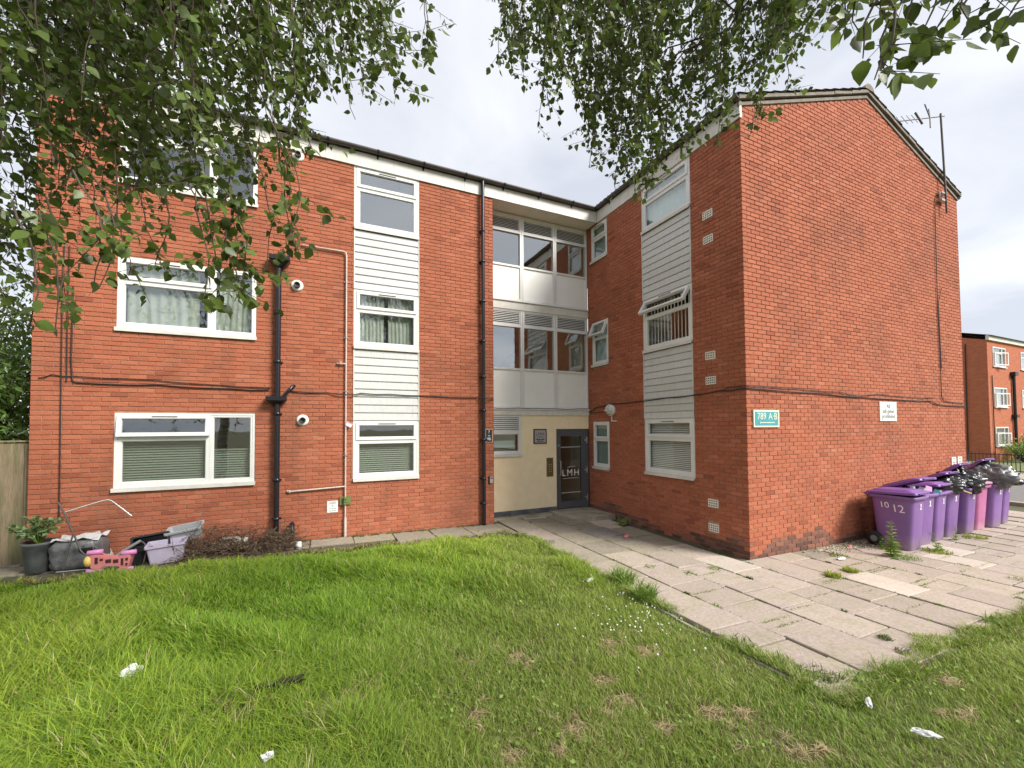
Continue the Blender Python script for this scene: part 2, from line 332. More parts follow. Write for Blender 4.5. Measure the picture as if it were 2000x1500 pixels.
def bed(name, x0, x1, y0, y1, m='bed_soil', dz=-.006):
    n = max(2, int((x1-x0)/.5)); mb = MB()
    for i in range(n):
        a = x0+(x1-x0)*i/n; b = x0+(x1-x0)*(i+1)/n
        mb.quad((a, y0, gz(a)+dz), (b, y0, gz(b)+dz), (b, y1, gz(b)+dz), (a, y1, gz(a)+dz))
    return mb.build(name, m, kind='structure')
paving = bed('paving', 3.12, 17.3, -6.80, .46)
path = bed('path', -7.5, 3.118, -.98, .25)
SLABM = {}
def slab(parent, x0, x1, y0, y1, m, name='paving_slab'):
    g = .009; w = x1-x0-2*g; l = y1-y0-2*g
    key = (round(w, 2), round(l, 2), m)
    if key not in SLABM:
        b = .006; mb = MB(); hw, hl = w/2, l/2
        ring = lambda i, z: [(-hw+i, -hl+i, z), (hw-i, -hl+i, z), (hw-i, hl-i, z), (-hw+i, hl-i, z)]
        mb.loft([ring(0, -.045), ring(0, .014), ring(b, .02)], False, True, smooth=False)
        SLABM[key] = mb.mesh('paving_slab', m)
    cx, cy = (x0+x1)/2, (y0+y1)/2
    o = link(SLABM[key], name, parent)
    o.location = (cx, cy, gz(cx)+random.uniform(-.010, .007)); o.rotation_euler = (random.gauss(0, .008), R(1.06)+random.gauss(0, .008), random.gauss(0, .004))
    return o
# strips running towards the camera, cross joints staggered
cols = [3.14, 3.75, 4.42, 5.03, 5.66, 6.31, 6.93, 7.56, 8.18, 8.80, 9.42, 10.04, 10.66, 11.28, 11.90, 12.52, 13.14, 13.76, 14.38, 15.0, 15.62, 16.24]
starts = {3: -5.96, 2: -5.52, 1: -5.96, 0: -5.60, 4: -5.85, 5: -5.95, 6: -5.30, 7: -5.75}
pal = {(5, 0)}
for i in range(len(cols)-1):
    x0, x1 = cols[i], cols[i+1]
    ytop = .45 if x1 < 5.9 else YC-.01
    y = starts.get(i, -5.4-.37*((i*7) % 5)/2.5); L = .76 if i % 2 else .78
    while y > -6.78: y -= L
    k = 0
    while y < ytop-.03:
        y0, y1 = max(y, -6.78), min(y+L, ytop)
        xa, xb = x0, x1
        if y1 > YC and xb > XB: xb = XB-.005
        if y1-y0 > .08 and xb-xa > .08:
            damp = (y0 > -3.4 and x1 < 6.0) or (y0 > -4.75 and x0 > 6.5 and x0 < 9.0)
            pale = abs(x0-6.31) < .01 and -6.0 < y0 < -5.9 or (abs(x0-9.42) < .01 and -5.9 < y0 < -5.2)
            m = 'slab_pale' if pale or random.random() < .05 else ('slab_damp' if damp and random.random() < .8 else 'slab')
            # a few slabs are cut or cracked in two
            if random.random() < .08 and y1-y0 > .6:
                c = y0+(y1-y0)*random.uniform(.35, .65); slab(paving, xa, xb, y0, c, m); slab(paving, xa, xb, c, y1, m)
            else: slab(paving, xa, xb, y0, y1, m)
        y += L; k += 1
x = -7.4
while x < 3.05:
    L = .74; x1 = min(x+L, 3.11)
    slab(path, x, x1, -.50, -.02, 'slab_damp')
    if x > .3 : slab(path, x, x1, -.97, -.50, 'slab_damp')
    x += L
# kerb edging along the lawn side of the paving
mb = MB(); n = 7
for i in range(n):
    y0 = -6.78+5.6*i/n; y1 = -6.78+5.6*(i+1)/n-.012
    link_ob = MB().box(3.085, 3.125, y0, y1, gz(3.1)-.1, gz(3.1)+.004+random.uniform(-.014, .006)).build('edging_stone', 'kerb', paving)
# doorstep slab in front of the entrance, threshold along the recess
st = thing('doorstep', 'low worn concrete doorstep in front of the grey entrance door', 'step', (5.25, .0, gz(5.25)))
MB().box(-.60, .60, -.66, .45, -.03, .108).build('tread', 'concrete', st)
th = thing('concrete_threshold', 'long narrow concrete strip below the grey plinth of the cream wall', 'step', (3.9, .3, gz(3.9)))
MB().box(-.86, .74, -.10, .15, -.03, .055).build('strip', 'concrete', th)
# manhole cover
mh = thing('manhole_cover', 'square cast iron manhole cover set in the paving near the doorstep', 'manhole cover', (4.68, -1.66, gz(4.68)+.036), R(4))
mb = MB(); mb.box(-.34, .34, -.34, .34, -.03, .006); mb.build('frame', 'iron', mh)
mb = MB(); mb.box(-.28, .28, -.28, .28, .0065, .011)
for i in range(9):
    for j in range(9):
        a = -.25+i*.0625; b = -.25+j*.0625
        mb.box(a-.016, a+.016, b-.009, b+.009, .011, .016) if (i+j) % 2 else mb.box(a-.009, a+.009, b-.016, b+.016, .011, .016)
mb.build('lid', 'iron', mh)
# street on the far side: pavement edge, carriageway
def sheet(name, x0, x1, y0, y1, z, m):
    return MB().quad((x0, y0, z), (x1, y0, z), (x1, y1, z), (x0, y1, z)).build(name, m, kind='structure')
sheet('road', 17.6, 25.0, -40, 60, gz(20)+.004, 'road')
k = MB().box(17.35, 17.6, -40, 60, gz(20)-.05, gz(20)+.1).build('kerb', 'kerb', kind='structure')
k = MB().box(25.0, 25.25, -40, 60, gz(20)-.05, gz(20)+.1).build('kerb', 'kerb', kind='structure')
sheet('pavement', 25.25, 28.4, -40, 60, gz(20)+.08, 'slab')

# ------------------------------------------------------------------ the block of flats
BL = thing('apartment_block', 'three storey red brick block of flats with white boarded window bays', 'apartment block', (0, 0, 0))
ZF = 7.44                                        # underside of the fascia
XA = 2.985                                       # right end of the left wing's front
big = [(-3.59, -1.655, 1.19, 2.45), (-3.59, -1.655, 3.79, 5.01), (-3.59, -1.655, 6.22, 7.425)]
OPA = big+[(0., 1.30, 1.14, ZF+.05)]
smallB = [(-.26, .40, 1.11, 2.30), (-.26, .40, 3.735, 4.89), (-.26, .40, 6.46, 7.41)]
OPB = smallB+[(1.64, 2.985, 1.15, ZF+.05)]
ZL, ZRG, ZRR, XRG = 7.66, 9.12, 7.86, 9.87       # gable: left eaves, ridge, right eaves
def gable_z(x): return ZL+(ZRG-ZL)*(x-XB)/(XRG-XB) if x < XRG else ZRG+(ZRR-ZRG)*(x-XRG)/(XCR-XRG)
def wall_core(name, fr, s0, s1, z0, z1, ops, top=None, parent=BL):
    ss = sorted(set([s0, s1]+[min(max(v, s0), s1) for o in ops for v in o[:2]])); zs = sorted(set([z0, z1]+[min(max(v, z0), z1) for o in ops for v in o[2:]]))
    mb = MB(); D0, D1 = -.011, -.21
    for a, b in zip(ss, ss[1:]):
        for c, d in zip(zs, zs[1:]):
            m = ((a+b)/2, (c+d)/2)
            if any(o[0] < m[0] < o[1] and o[2] < m[1] < o[3] for o in ops): continue
            mb.quad(fr(a, D0, c), fr(b, D0, c), fr(b, D0, d), fr(a, D0, d)); mb.quad(fr(a, D1, d), fr(b, D1, d), fr(b, D1, c), fr(a, D1, c))
    for o in ops:
        a, b, c, d = o; d = min(d, z1)
        for p, q in (((a, c), (a, d)), ((b, d), (b, c)), ((b, c), (a, c)), ((a, d), (b, d))):
            mb.quad(fr(p[0], D0, p[1]), fr(q[0], D0, q[1]), fr(q[0], D1, q[1]), fr(p[0], D1, p[1]))
    if top:
        for dd in (D0, D1): mb.add([fr(s, dd, z) for s, z in top], [tuple(range(len(top)))])
    return mb.build(name, 'mortar', parent)
wallA = wall_core('front_wall', FA, XL, XA, -.3, ZF+.3, OPA)
wallB = wall_core('side_wall', FB, -YR, -YC-.012, -.3, ZF+.3, OPB)
wallC = wall_core('gable_wall', FC, XB+.012, XCR, -.3, ZL, [], top=[(XB+.012, ZL), (XCR, ZL), (XCR, ZRR), (XRG, ZRG)])

BR = []        # (wall, frame, s0, s1, z0, z1, depth, base)
def courses(wi, fr, s0, s1, ztop, ops, anchor, par, basez, rowrange=None, topf=None, rev=False):
    i = 0; z = -.215
    while z < ztop:
        z1 = z+.0655; zm = z+.033
        a, b = s0, s1; first = last = None
        if rowrange: a, b, first, last = rowrange(i)
        off = anchor+(.1125 if (i+par) % 2 else 0.)
        k = math.floor((a-off)/.225)-1; segs = []
        while off+k*.225 < b:
            p, q = (off+k*.225+.0095, off+(k+1)*.225) if rev else (off+k*.225, off+(k+1)*.225-.0095)
            if first is not None and k == math.floor((a-off)/.225): pass
            segs.append((max(p, a), min(q, b))); k += 1
        row = []
        for p, q in segs:
            if q-p < .03: continue
            pieces = [(p, q)]
            for o in ops:
                if o[2]-.02 < zm < o[3]+.01:
                    nn = []
                    for (c, d) in pieces:
                        if d <= o[0]-.004 or c >= o[1]+.004: nn.append((c, d)); continue
                        if c < o[0]-.004: nn.append((c, o[0]-.005))
                        if d > o[1]+.004: nn.append((o[1]+.005, d))
                    pieces = nn
            for c, d in pieces:
                if topf:
                    while d-c > .02 and topf(c) < z1+.002 and c < XRG: c += .02
                    while d-c > .02 and topf(d) < z1+.002 and d > XRG: d -= .02
                if d-c < .028: continue
                row.append([c, d])
        act = [o for o in ops if o[2]-.02 < zm < o[3]+.01]
        for pc in row:
            for e in [o[0]-.005 for o in act]+[b]:
                if .0125 < e-pc[1] < .085 and not any(abs(r2_[0]-pc[1]) < .03 for r2_ in row): pc[1] = e
            for e in [o[1]+.005 for o in act]+[a]:
                if .0125 < pc[0]-e < .085 and not any(abs(r2_[1]-pc[0]) < .03 for r2_ in row): pc[0] = e
        if 1:
            for c, d in row:
                dep = .045
                if first is not None and abs(c-a) < .001: dep = first
                if last is not None and abs(d-b) < .001: dep = last
                BR.append((wi, fr, c, d, z, z1, dep, zm < basez+(.12*math.sin(c*1.7+wi)+.07*math.sin(c*5.1) if wi else 0)))
        z += .075; i += 1
courses(0, FA, XL, XA, ZF-.01, OPA, XA, 0, .02, rev=True)
yc = -YC
courses(1, FB, -YR, yc, ZF-.02, OPB+[(-3.369*-1-.115, 3.369+.115, zz-.079, zz+.079) for zz in (6.095, 5.628, 3.473, 3.012, .777, .334)], yc+.0025, 1, .15,
        rowrange=lambda i: (-YR+.01, yc-.110, None, None) if i % 2 == 0 else (-YR+.01, yc+.0025, None, .1), rev=True)
courses(2, FC, XB, XCR, 9.2, [], XB-.0025, 0, .13,
        rowrange=lambda i: (XB-.0025, XCR, .1, None) if i % 2 == 0 else (XB+.1125, XCR, None, None), topf=gable_z)
def brick_geo(l, h, dep, ch=.0035):
    # local: s, d(out), z centred on the face
    hl, hh = l/2, h/2
    ring = lambda i, d: [(-hl+i, d, -hh+i), (hl-i, d, -hh+i), (hl-i, d, hh-i), (-hl+i, d, hh-i)]
    v = ring(0, -dep)+ring(0, -.004)+ring(ch, 0)
    f = [(k, k+4, (k+1) % 4+4, (k+1) % 4) for k in range(4)]+[(k+4, k+8, (k+1) % 4+8, (k+1) % 4+4) for k in range(4)]+[(8, 11, 10, 9)]
    return v, f
def br_area(b):
    c = b[1]((b[2]+b[3])/2, 0, (b[4]+b[5])/2); u, v, z = pix(c)
    if z < .5 or not (0 < u < 2000 and 0 < v < 1500): return 0
    p = [pix(b[1](s, 0, zz))[:2] for s, zz in ((b[2], b[4]), (b[3], b[4]), (b[3], b[5]))]
    return abs((p[1][0]-p[0][0])*(p[2][1]-p[1][1]))
areas = np.array([br_area(b) for b in BR]); order = np.argsort(-areas); single = set(order[:290].tolist())
WALLS = [wallA, wallB, wallC]; joined = {}
BM = {}
for idx, b in enumerate(BR):
    wi, fr, s0, s1, z0, z1, dep, base = b
    l = s1-s0; jd = random.uniform(-.0025, .0015); m = 'base_brick' if base else 'red_brick'
    if idx in single:
        key = (round(l, 3), dep, m)
        if key not in BM:
            v, f = brick_geo(l, z1-z0, dep); mb = MB(); mb.add([(p[0], -p[1], p[2]) for p in v], f); BM[key] = mb.mesh('brick', m)
        o = link(BM[key], 'brick', WALLS[wi]); o.location = fr((s0+s1)/2, jd, (z0+z1)/2)
        if wi == 1: o.rotation_euler = (0, 0, -math.pi/2)
    else:
        v, f = brick_geo(l, z1-z0, dep); tz = random.gauss(0, .0012)
        jb = joined.setdefault((wi, m), MB())
        jb.add([fr((s0+s1)/2+p[0], p[1]+jd, (z0+z1)/2+p[2]+tz) for p in v], f)
for (wi, m), mb in joined.items(): mb.build('bricks', m, WALLS[wi], kind='stuff')

# ---- rest of the shell
def shell(name, polys, m): 
    mb = MB()
    for p in polys: mb.add(p, [tuple(range(len(p)))])
    return mb.build(name, m, BL)
shell('return_wall', [[(XA, -.002, -.3), (XA, .6, -.3), (XA, .6, ZF), (XA, -.002, ZF)]], 'red_brick')
shell('end_wall', [[(XL, .0, -.3), (XL, 8.2, -.3), (XL, 8.2, 7.6), (XL, 4.1, 9.1), (XL, .0, 7.6)]], 'red_brick')
shell('rear_wall', [[(XL, 8.2, -.3), (XB, 8.2, -.3), (XB, 8.2, 7.6), (XL, 8.2, 7.6)], [(XCR, YC, -.3), (XCR, 12, -.3), (XCR, 12, ZRR), (XCR, YC, ZRR)],
                    [(XB, 12, -.3), (XCR, 12, -.3), (XCR, 12, 7.8), (XB, 12, 7.8)], [(XB, 8.2, -.3), (XB, 12, -.3), (XB, 12, 7.7), (XB, 8.2, 7.7)]], 'red_brick')
# ---- roofs of interlocking tiles: rolled profile along the eaves, stepped courses up the slope
def roof(name, p0, along, up, n_along, length, rise_len, parent=BL):
    p0 = Vector(p0); along = Vector(along).normalized(); up = Vector(up); L = up.length; up = up.normalized(); nrm = along.cross(up).normalized()
    if nrm.z < 0: nrm = -nrm
    rows = int(L/.33); V = []; F = []; nu = int(length/.15)*2
    for r in range(rows+1):
        for e in (0, 1):
            if r == rows and e: continue
            hh = (.028 if e == 0 else 0.)
            t = r*.33+(0 if e == 0 else .33-.004)
            for k in range(nu+1):
                w = .016 if k % 2 else -.010
                V.append(p0+along*(length*k/nu)+up*min(t, L)+nrm*(w+hh))
    nr = len(V)//(nu+1)
    F = [(i*(nu+1)+k, i*(nu+1)+k+1, (i+1)*(nu+1)+k+1, (i+1)*(nu+1)+k) for i in range(nr-1) for k in range(nu)]
    mb = MB(); mb.add(V, F, False)
    # underside
    a, b, c, d = p0, p0+along*length, p0+along*length+up*L, p0+up*L
    mb.quad(a-nrm*.03, b-nrm*.03, c-nrm*.03, d-nrm*.03)
    return mb.build(name, 'tile_brown', parent)
roof('roof', (XL-.06, -.10, 7.775), (1, 0, 0), (0, 4.2, 1.45), 0, XB-XL-.0, 4.4)
roof('roof', (XL-.06, 8.3, 7.775), (1, 0, 0), (0, -4.2, 1.45), 0, XB-XL+1.5, 4.4)
sx, szz = XRG-(XB-.10), ZRG+.16-7.80
roof('roof', (XB-.10, YC-.07, 7.80), (0, 1, 0), (sx, 0, szz), 0, 12.0, 4)
roof('roof', (XCR+.10, YC-.07, ZRR+.115), (0, 1, 0), (XRG-XCR-.10, 0, ZRG+.16-ZRR-.115), 0, 12.0, 4)
# verge strip of cement and clipped tile ends along the gable
mb = MB()
for (xa, za, xb2, zb) in ((XB-.09, ZL+.02, XRG, ZRG+.03), (XRG, ZRG+.03, XCR+.09, ZRR+.0)):
    n = int(math.hypot(xb2-xa, zb-za)/.33)
    for k in range(n):
        t0, t1 = k/n, (k+1)/n; x0 = xa+(xb2-xa)*t0; x1 = xa+(xb2-xa)*t1; z0 = za+(zb-za)*t0; z1 = za+(zb-za)*t1
        h = .052+random.uniform(-.006, .010)
        mb.prism([(x0, z0+.03), (x1, z1+.03), (x1, z1+.03+h), (x0, z0+.03+h+.014)], .062+random.uniform(-.006, .006), -.02, FC)
mb.build('verge', 'verge', BL)
mb = MB()
for (xa, za, xb2, zb) in ((XB-.05, ZL-.03, XRG, ZRG-.03), (XRG, ZRG-.03, XCR+.02, ZRR-.06)):
    mb.prism([(xa, za), (xb2, zb), (xb2, zb+.058), (xa, za+.058)], .022, -.02, FC)
mb.build('undercloak', 'verge', BL)
ridge = MB()
for k in range(26):
    y = YC-.08+k*.45
    pts = [(.17*math.cos(t), .13*math.sin(t)) for t in np.linspace(0, math.pi, 7)]
    r0 = [(XRG+p[0], y, ZRG+.10+p[1]) for p in pts]; r1 = [(XRG+p[0]*.96, y+.455, ZRG+.095+p[1]) for p in pts]
    ridge.add(r0+r1, [(i, i+1, i+8, i+7) for i in range(6)], True); ridge.add(r0, [tuple(range(7))])
ridge.build('ridge_tiles', 'tile_brown', BL)
# ---- fascia boards, soffit over the recess, gutters
def run(fr, s0, s1, joints):
    e = [s0]+joints+[s1]
    for a, b in zip(e, e[1:]):
        MB().box(a+.002, b-.002, -.02, .03, ZF, ZF+.285, fr).build('fascia_board', 'old_white', BL)
run(FA, XL-.02, XB-.032, [-2.6, -.52, .77, 2.3, 3.35, 5.1]); run(FB, -YR*0+.032, yc+.02, [1.0, 3.3])
MB().box(XA, XB-.03, -YR-.1, -.022, ZF+.004, ZF+.03, FA).build('soffit', 'soffit', BL)
def gutter(fr, s0, s1):
    mb = MB(); n = 9; rad = .062
    prof = [(rad*math.cos(t), -rad*math.sin(t)) for t in np.linspace(0, math.pi, n)]
    prof2 = [(p[0]*.93, p[1]*.93+.003) for p in prof]
    ring = lambda s: [fr(s, .097+p[0], ZF+.345+p[1]) for p in prof]+[fr(s, .097+p[0], ZF+.345+p[1]) for p in reversed(prof2)]
    mb.loft([ring(s0), ring(s1)]); g = mb.build('gutter', 'gutter_grey', BL)
    s = s0+.4
    while s < s1-.1:
        b = MB(); p3 = [(p[0]*1.13, p[1]*1.13) for p in prof]
        ring2 = lambda q: [fr(q, .097+p[0], ZF+.345+p[1]) for p in p3]+[fr(q, .097+p[0]*.9, ZF+.345+p[1]*.9) for p in reversed(p3)]
        b.loft([ring2(s), ring2(s+.035)], smooth=False); b.box(s, s+.035, .03, .045, ZF+.22, ZF+.34, fr)
        b.build('gutter_bracket', 'pipe_black', g); s += .93
gutter(FA, XL-.05, XB-.16); gutter(FB, .16, yc+.06)
MB().box(XCR-.02, XCR+.13, -.2, .03, ZRR+.0, ZRR+.10, FC).build('gutter_end', 'pipe_black', BL)

# ---- windows
def sashbars(mb, fr, a, b, c, d, w, d0, d1, tf=None):
    f = (lambda s, dd, z: fr(*tf(s, dd, z))) if tf else fr
    mb.box(a, a+w, d0, d1, c, d, f); mb.box(b-w, b, d0, d1, c, d, f); mb.box(a+w, b-w, d0, d1, c, c+w, f); mb.box(a+w, b-w, d0, d1, d-w, d, f)
    # glazing bead
    e = .010; mb.box(a+w, a+w+e, d0, d1-.012, c+w, d-w, f); mb.box(b-w-e, b-w, d0, d1-.012, c+w, d-w, f); mb.box(a+w+e, b-w-e, d0, d1-.012, c+w, c+w+e, f); mb.box(a+w+e, b-w-e, d0, d1-.012, d-w-e, d-w, f)
def window(fr, a, b, c, d, cells, vents=None, sill=True, glassm='glass', vent_slot=True, w=.052, parent=BL, room=None, fm='upvc'):
    vents = vents or {}
    c0 = c+(.05 if sill else 0)
    mb = MB(); ow = .034
    mb.box(a, a+ow, -.075, -.008, c0, d, fr); mb.box(b-ow, b, -.075, -.008, c0, d, fr)
    mb.box(a+ow, b-ow, -.075, -.008, c0, c0+ow, fr); mb.box(a+ow, b-ow, -.075, -.008, d-ow, d, fr)
    root = mb.build('window', fm, parent)
    W_, H = b-a-2*ow, d-c0-2*ow; bars = set()
    for i, (x0, x1, y0, y1, kind) in enumerate(cells):
        sa, sb = a+ow+x0*W_, a+ow+x1*W_; za, zb = c0+ow+y0*H, c0+ow+y1*H
        g = .010
        if x0 > 0: bars.add(('v', round(sa, 4), round(za, 3), round(zb, 3)))
        if y0 > 0: bars.add(('h', round(za, 4), round(sa, 3), round(sb, 3)))
        sa += g if x0 > 0 else .0; sb -= g if x1 < 1 else .0; za += g if y0 > 0 else .0; zb -= g if y1 < 1 else .0
        tf = None; ang = vents.get(i, 0)
        if kind == 'vent': dd = (-.055, .006)
        else: dd = (-.060, -.014)
        if ang:
            zh = zb; ca, sn = math.cos(ang), math.sin(ang)
            tf = lambda s, q, z, zh=zh, ca=ca, sn=sn: (s, q*ca+(zh-z)*sn+.012, zh-(zh-z)*ca+q*sn)
        m2 = MB(); sashbars(m2, fr, sa+.001, sb-.001, za+.001, zb-.001, w if kind != 'thin' else .03, dd[0], dd[1], tf)
        so = m2.build('sash', fm, root)
        f2 = (lambda s, q, z: fr(*tf(s, q, z))) if tf else fr
        ww = (w if kind != 'thin' else .03)+.004
        MB().box(sa+ww, sb-ww, dd[0]+.016, dd[0]+.022, za+ww, zb-ww, f2).build('pane', glassm, root)
        if kind == 'vent' and vent_slot:
            cx = (sa+sb)/2; MB().box(cx-min(.17, (sb-sa)*.3), cx+min(.17, (sb-sa)*.3), dd[1], dd[1]+.010, zb-.030, zb-.018, f2).build('trickle_vent', 'gutter_grey' if fm == 'upvc' else fm, root)
    for k in bars:
        mb = MB()
        if k[0] == 'v': mb.box(k[1]-.010, k[1]+.010, -.075, -.010, k[2]+.001, k[3]-.001, fr)
        else: mb.box(k[2]+.001, k[3]-.001, -.074, -.011, k[1]-.010, k[1]+.010, fr)
        mb.build('transom', fm, root)
    if sill:
        mb = MB(); mb.prism([(0, 0)], 0, 0, fr) if False else None
        mb.box(a-.018, b+.018, -.07, .038, c+.012, c+.048, fr); mb.box(a-.018, b+.018, .026, .038, c-.012, c+.012, fr)
        mb.build('sill', 'old_white', root)
    if room:
        dp, rm = room; mb = MB(); x0, x1, zz0, zz1 = a-.25, b+.25, c-.25, d+.1
        q = [(x0, -.215, zz0), (x1, -.215, zz0), (x1, -.215, zz1), (x0, -.215, zz1), (x0, -dp, zz0), (x1, -dp, zz0), (x1, -dp, zz1), (x0, -dp, zz1)]
        mb.add([fr(*p) for p in q], [(4, 5, 6, 7), (0, 1, 5, 4), (1, 2, 6, 5), (2, 3, 7, 6), (3, 0, 4, 7)])
        mb.build('room_lining', rm, root)
    return root
TWO = [(0, 1, 0, .665, 'fixed'), (0, 1, .665, 1, 'vent')]
BIG = [(0, .665, 0, .685, 'fixed'), (0, .665, .685, 1, 'vent'), (.665, 1, 0, 1, 'thin')]
window(FA, *big[0], BIG, {1: R(7)}, room=(2.6, 'room')); window(FA, *big[1], BIG, room=(2.6, 'room')); window(FA, *big[2], BIG, room=(2.6, 'room_dark'))
NA = [(1.14, 2.325), (3.765, 4.945), (6.165, ZF-.002)]
for i, (c, d) in enumerate(NA): window(FA, .022, 1.278, c, d, TWO, room=(2.6, 'room_dark' if i else 'room'), glassm='glass_sky' if i == 2 else 'glass')
NB = [(1.15, 2.335), (3.79, 4.95), (6.44, ZF-.002)]
for i, (c, d) in enumerate(NB): window(FB, 1.662, 2.963, c, d, TWO, {1: R(33)} if i == 1 else None, room=(2.6, 'room'), glassm='glass_plain' if i < 2 else 'glass')
for i, o in enumerate(smallB): window(FB, *o, [(0, 1, 0, .63, 'fixed'), (0, 1, .63, 1, 'vent')], {1: R(24)} if i == 1 else None, room=(1.2, 'room_dark'), vent_slot=i == 2, w=.042)
# boarded panels: each shiplap board is a piece of its own
def cladding(fr, a, b, c, d, n):
    mb = MB(); mb.box(a, b, -.09, -.045, c, d, fr); root = mb.build('boarded_panel', 'old_white', BL)
    MB().box(a-.0, a+.020, -.045, .012, c+.002, d-.002, fr).build('edge_trim', 'old_white', root); MB().box(b-.020, b, -.045, .012, c+.002, d-.002, fr).build('edge_trim', 'old_white', root)
    h = (d-c)/n
    for k in range(n):
        z0, z1 = c+k*h, c+(k+1)*h
        m2 = MB(); m2.prism([(0, 0)], 0, 0, fr) if False else None
        # shiplap: proud lower edge, scooped neck at the top tucked behind the board above
        prof = [(-.044, z0+.004), (.004, z0+.004), (.006, z0+.012), (-.001, z1-.020), (-.014, z1-.013), (-.017, z1+.002), (-.044, z1+.002)]
        A = [fr(a+.021, p[0], p[1]) for p in prof]; B = [fr(b-.021, p[0], p[1]) for p in prof]; q = len(prof)
        m2.add(A+B, [(i, (i+1) % q, (i+1) % q+q, i+q) for i in range(q)]+[tuple(reversed(range(q))), tuple(range(q, 2*q))])
        m2.build('board', 'board_white', root)
    mb = MB(); mb.box(a, b, -.045, .014, d-.03, d-.001, fr); 
cladding(FA, .0, 1.30, 2.328, 3.750, 9); cladding(FA, .0, 1.30, 4.948, 6.150, 8)
cladding(FB, 1.64, 2.985, 2.338, 3.775, 10); cladding(FB, 1.64, 2.985, 4.953, 6.425, 10)
for fr, a, b in ((FA, 0, 1.30), (FB, 1.64, 2.985)):
    for c, d in (NA if fr is FA else NB):
        MB().box(a+.0005, a+.0215, -.07, -.004, c+.05, d, fr).build('edge_trim', 'old_white', BL); MB().box(b-.0215, b-.0005, -.07, -.004, c+.05, d, fr).build('edge_trim', 'old_white', BL)

# ---- stairwell glazing in the recess
XS = [XA+.01, 3.945, 4.895, XB-.012]
def grille(fr, a, b, c, d, root, n):
    mb = MB(); w = .022
    mb.box(a, a+w, -.06, .0, c, d, fr); mb.box(b-w, b, -.06, .0, c, d, fr); mb.box(a+w, b-w, -.06, .0, c, c+w, fr); mb.box(a+w, b-w, -.06, .0, d-w, d, fr)
    mb.box(a+w, b-w, -.075, -.062, c, d, fr); g = mb.build('vent_grille', ['upvc'], root)
    h = (d-c-2*w)/n
    for k in range(n):
        z = c+w+k*h; m2 = MB(); m2.prism([(0, 0)], 0, 0, fr) if False else None
        pr = [(-.046, z+h*.60), (-.012, z+h*.10), (-.006, z+h*.10), (-.006, z+h*.36), (-.040, z+h*.80)]
        A = [fr(a+w, p[0], p[1]) for p in pr]; B = [fr(b-w, p[0], p[1]) for p in pr]
        m2.add(A+B, [(i, (i+1) % 5, (i+1) % 5+5, i+5) for i in range(5)]+[(4, 3, 2, 1, 0), (5, 6, 7, 8, 9)])
        m2.build('slat', 'upvc', root)
    MB().box(a+w+.002, b-w-.002, -.0618, -.058, c+w, d-w, fr).build('vent_shade_sheet', 'room_dark', root)  # added dark sheet, its colour stands in for shade between the slats
def stair_bay(c, p0, p1, l1, top):
    # c bottom, p0 top of panel, p1 top of pane, l1 top of grille
    w = .036; mb = MB()
    for s in XS: 
        if s in (XS[0], XS[-1]): mb.box(*((s, s+w) if s == XS[0] else (s-w, s)), -.08, .012, c, top, FR)
        else: mb.box(s-.048, s-.004, -.08, .012, c, top, FR); mb.box(s+.004, s+.048, -.08, .012, c, top, FR); mb.box(s-.004, s+.004, -.08, .0, c, top, FR)
    root = mb.build('stair_window', 'upvc', BL)
    for i in range(3):
        a = XS[i]+(w if i == 0 else .048); b = XS[i+1]-(w if i == 2 else .048)
        for z, hh in ((c, .05), (p0-.02, .045), (p1-.005, .05), (l1, top-l1)): MB().box(a, b, -.08, .010, z, z+hh, FR).build('transom', 'upvc', root)
        MB().box(a, b, -.05, -.018, c+.05, p0-.02, FR).build('infill_panel', 'panel_grey', root)
        for (e0, e1, f0, f1) in ((a, a+.012, c+.05, p0-.02), (b-.012, b, c+.05, p0-.02)): MB().box(e0, e1, -.018, -.004, f0, f1, FR).build('bead', 'upvc', root)
        MB().box(a, b, -.042, -.034, p0+.025, p1-.005, FR).build('pane', 'glass_sky', root)
        grille(FR, a+.002, b-.002, p1+.047, l1-.002, root, 7)
    return root
stair_bay(5.285, 6.15, 6.985, 7.345, 7.43); stair_bay(2.635, 3.60, 4.640, 5.030, 5.06)
def band(z0, z1, dout, zs):
    MB().box(XA+.004, XB-.006, -.10, dout, z0, z1, FR).build('band', 'old_white', BL)
    MB().box(XA+.004, XB-.004, -.08, dout+.03, zs-.014, zs+.012, FR).build('band_sill', 'upvc', BL)
band(5.062, 5.262, .03, 5.272); band(2.475, 2.612, .03, 2.622)
# stairwell interior
mb = MB(); x0, x1 = XA+.01, XB-.01
for (z0, z1, yb) in ((2.45, 5.16, 3.4), (5.17, 7.40, 3.4), (-.05, 2.44, 3.4)):
    q = [(x0, YR+.115, z0), (x1, YR+.115, z0), (x1, YR+.115, z1), (x0, YR+.115, z1), (x0, yb, z0), (x1, yb, z0), (x1, yb, z1), (x0, yb, z1)]
    mb.add(q, [(4, 5, 6, 7), (0, 1, 5, 4), (1, 2, 6, 5), (2, 3, 7, 6), (3, 0, 4, 7)])
mb.build('stairwell_lining', 'stair_wall', BL)
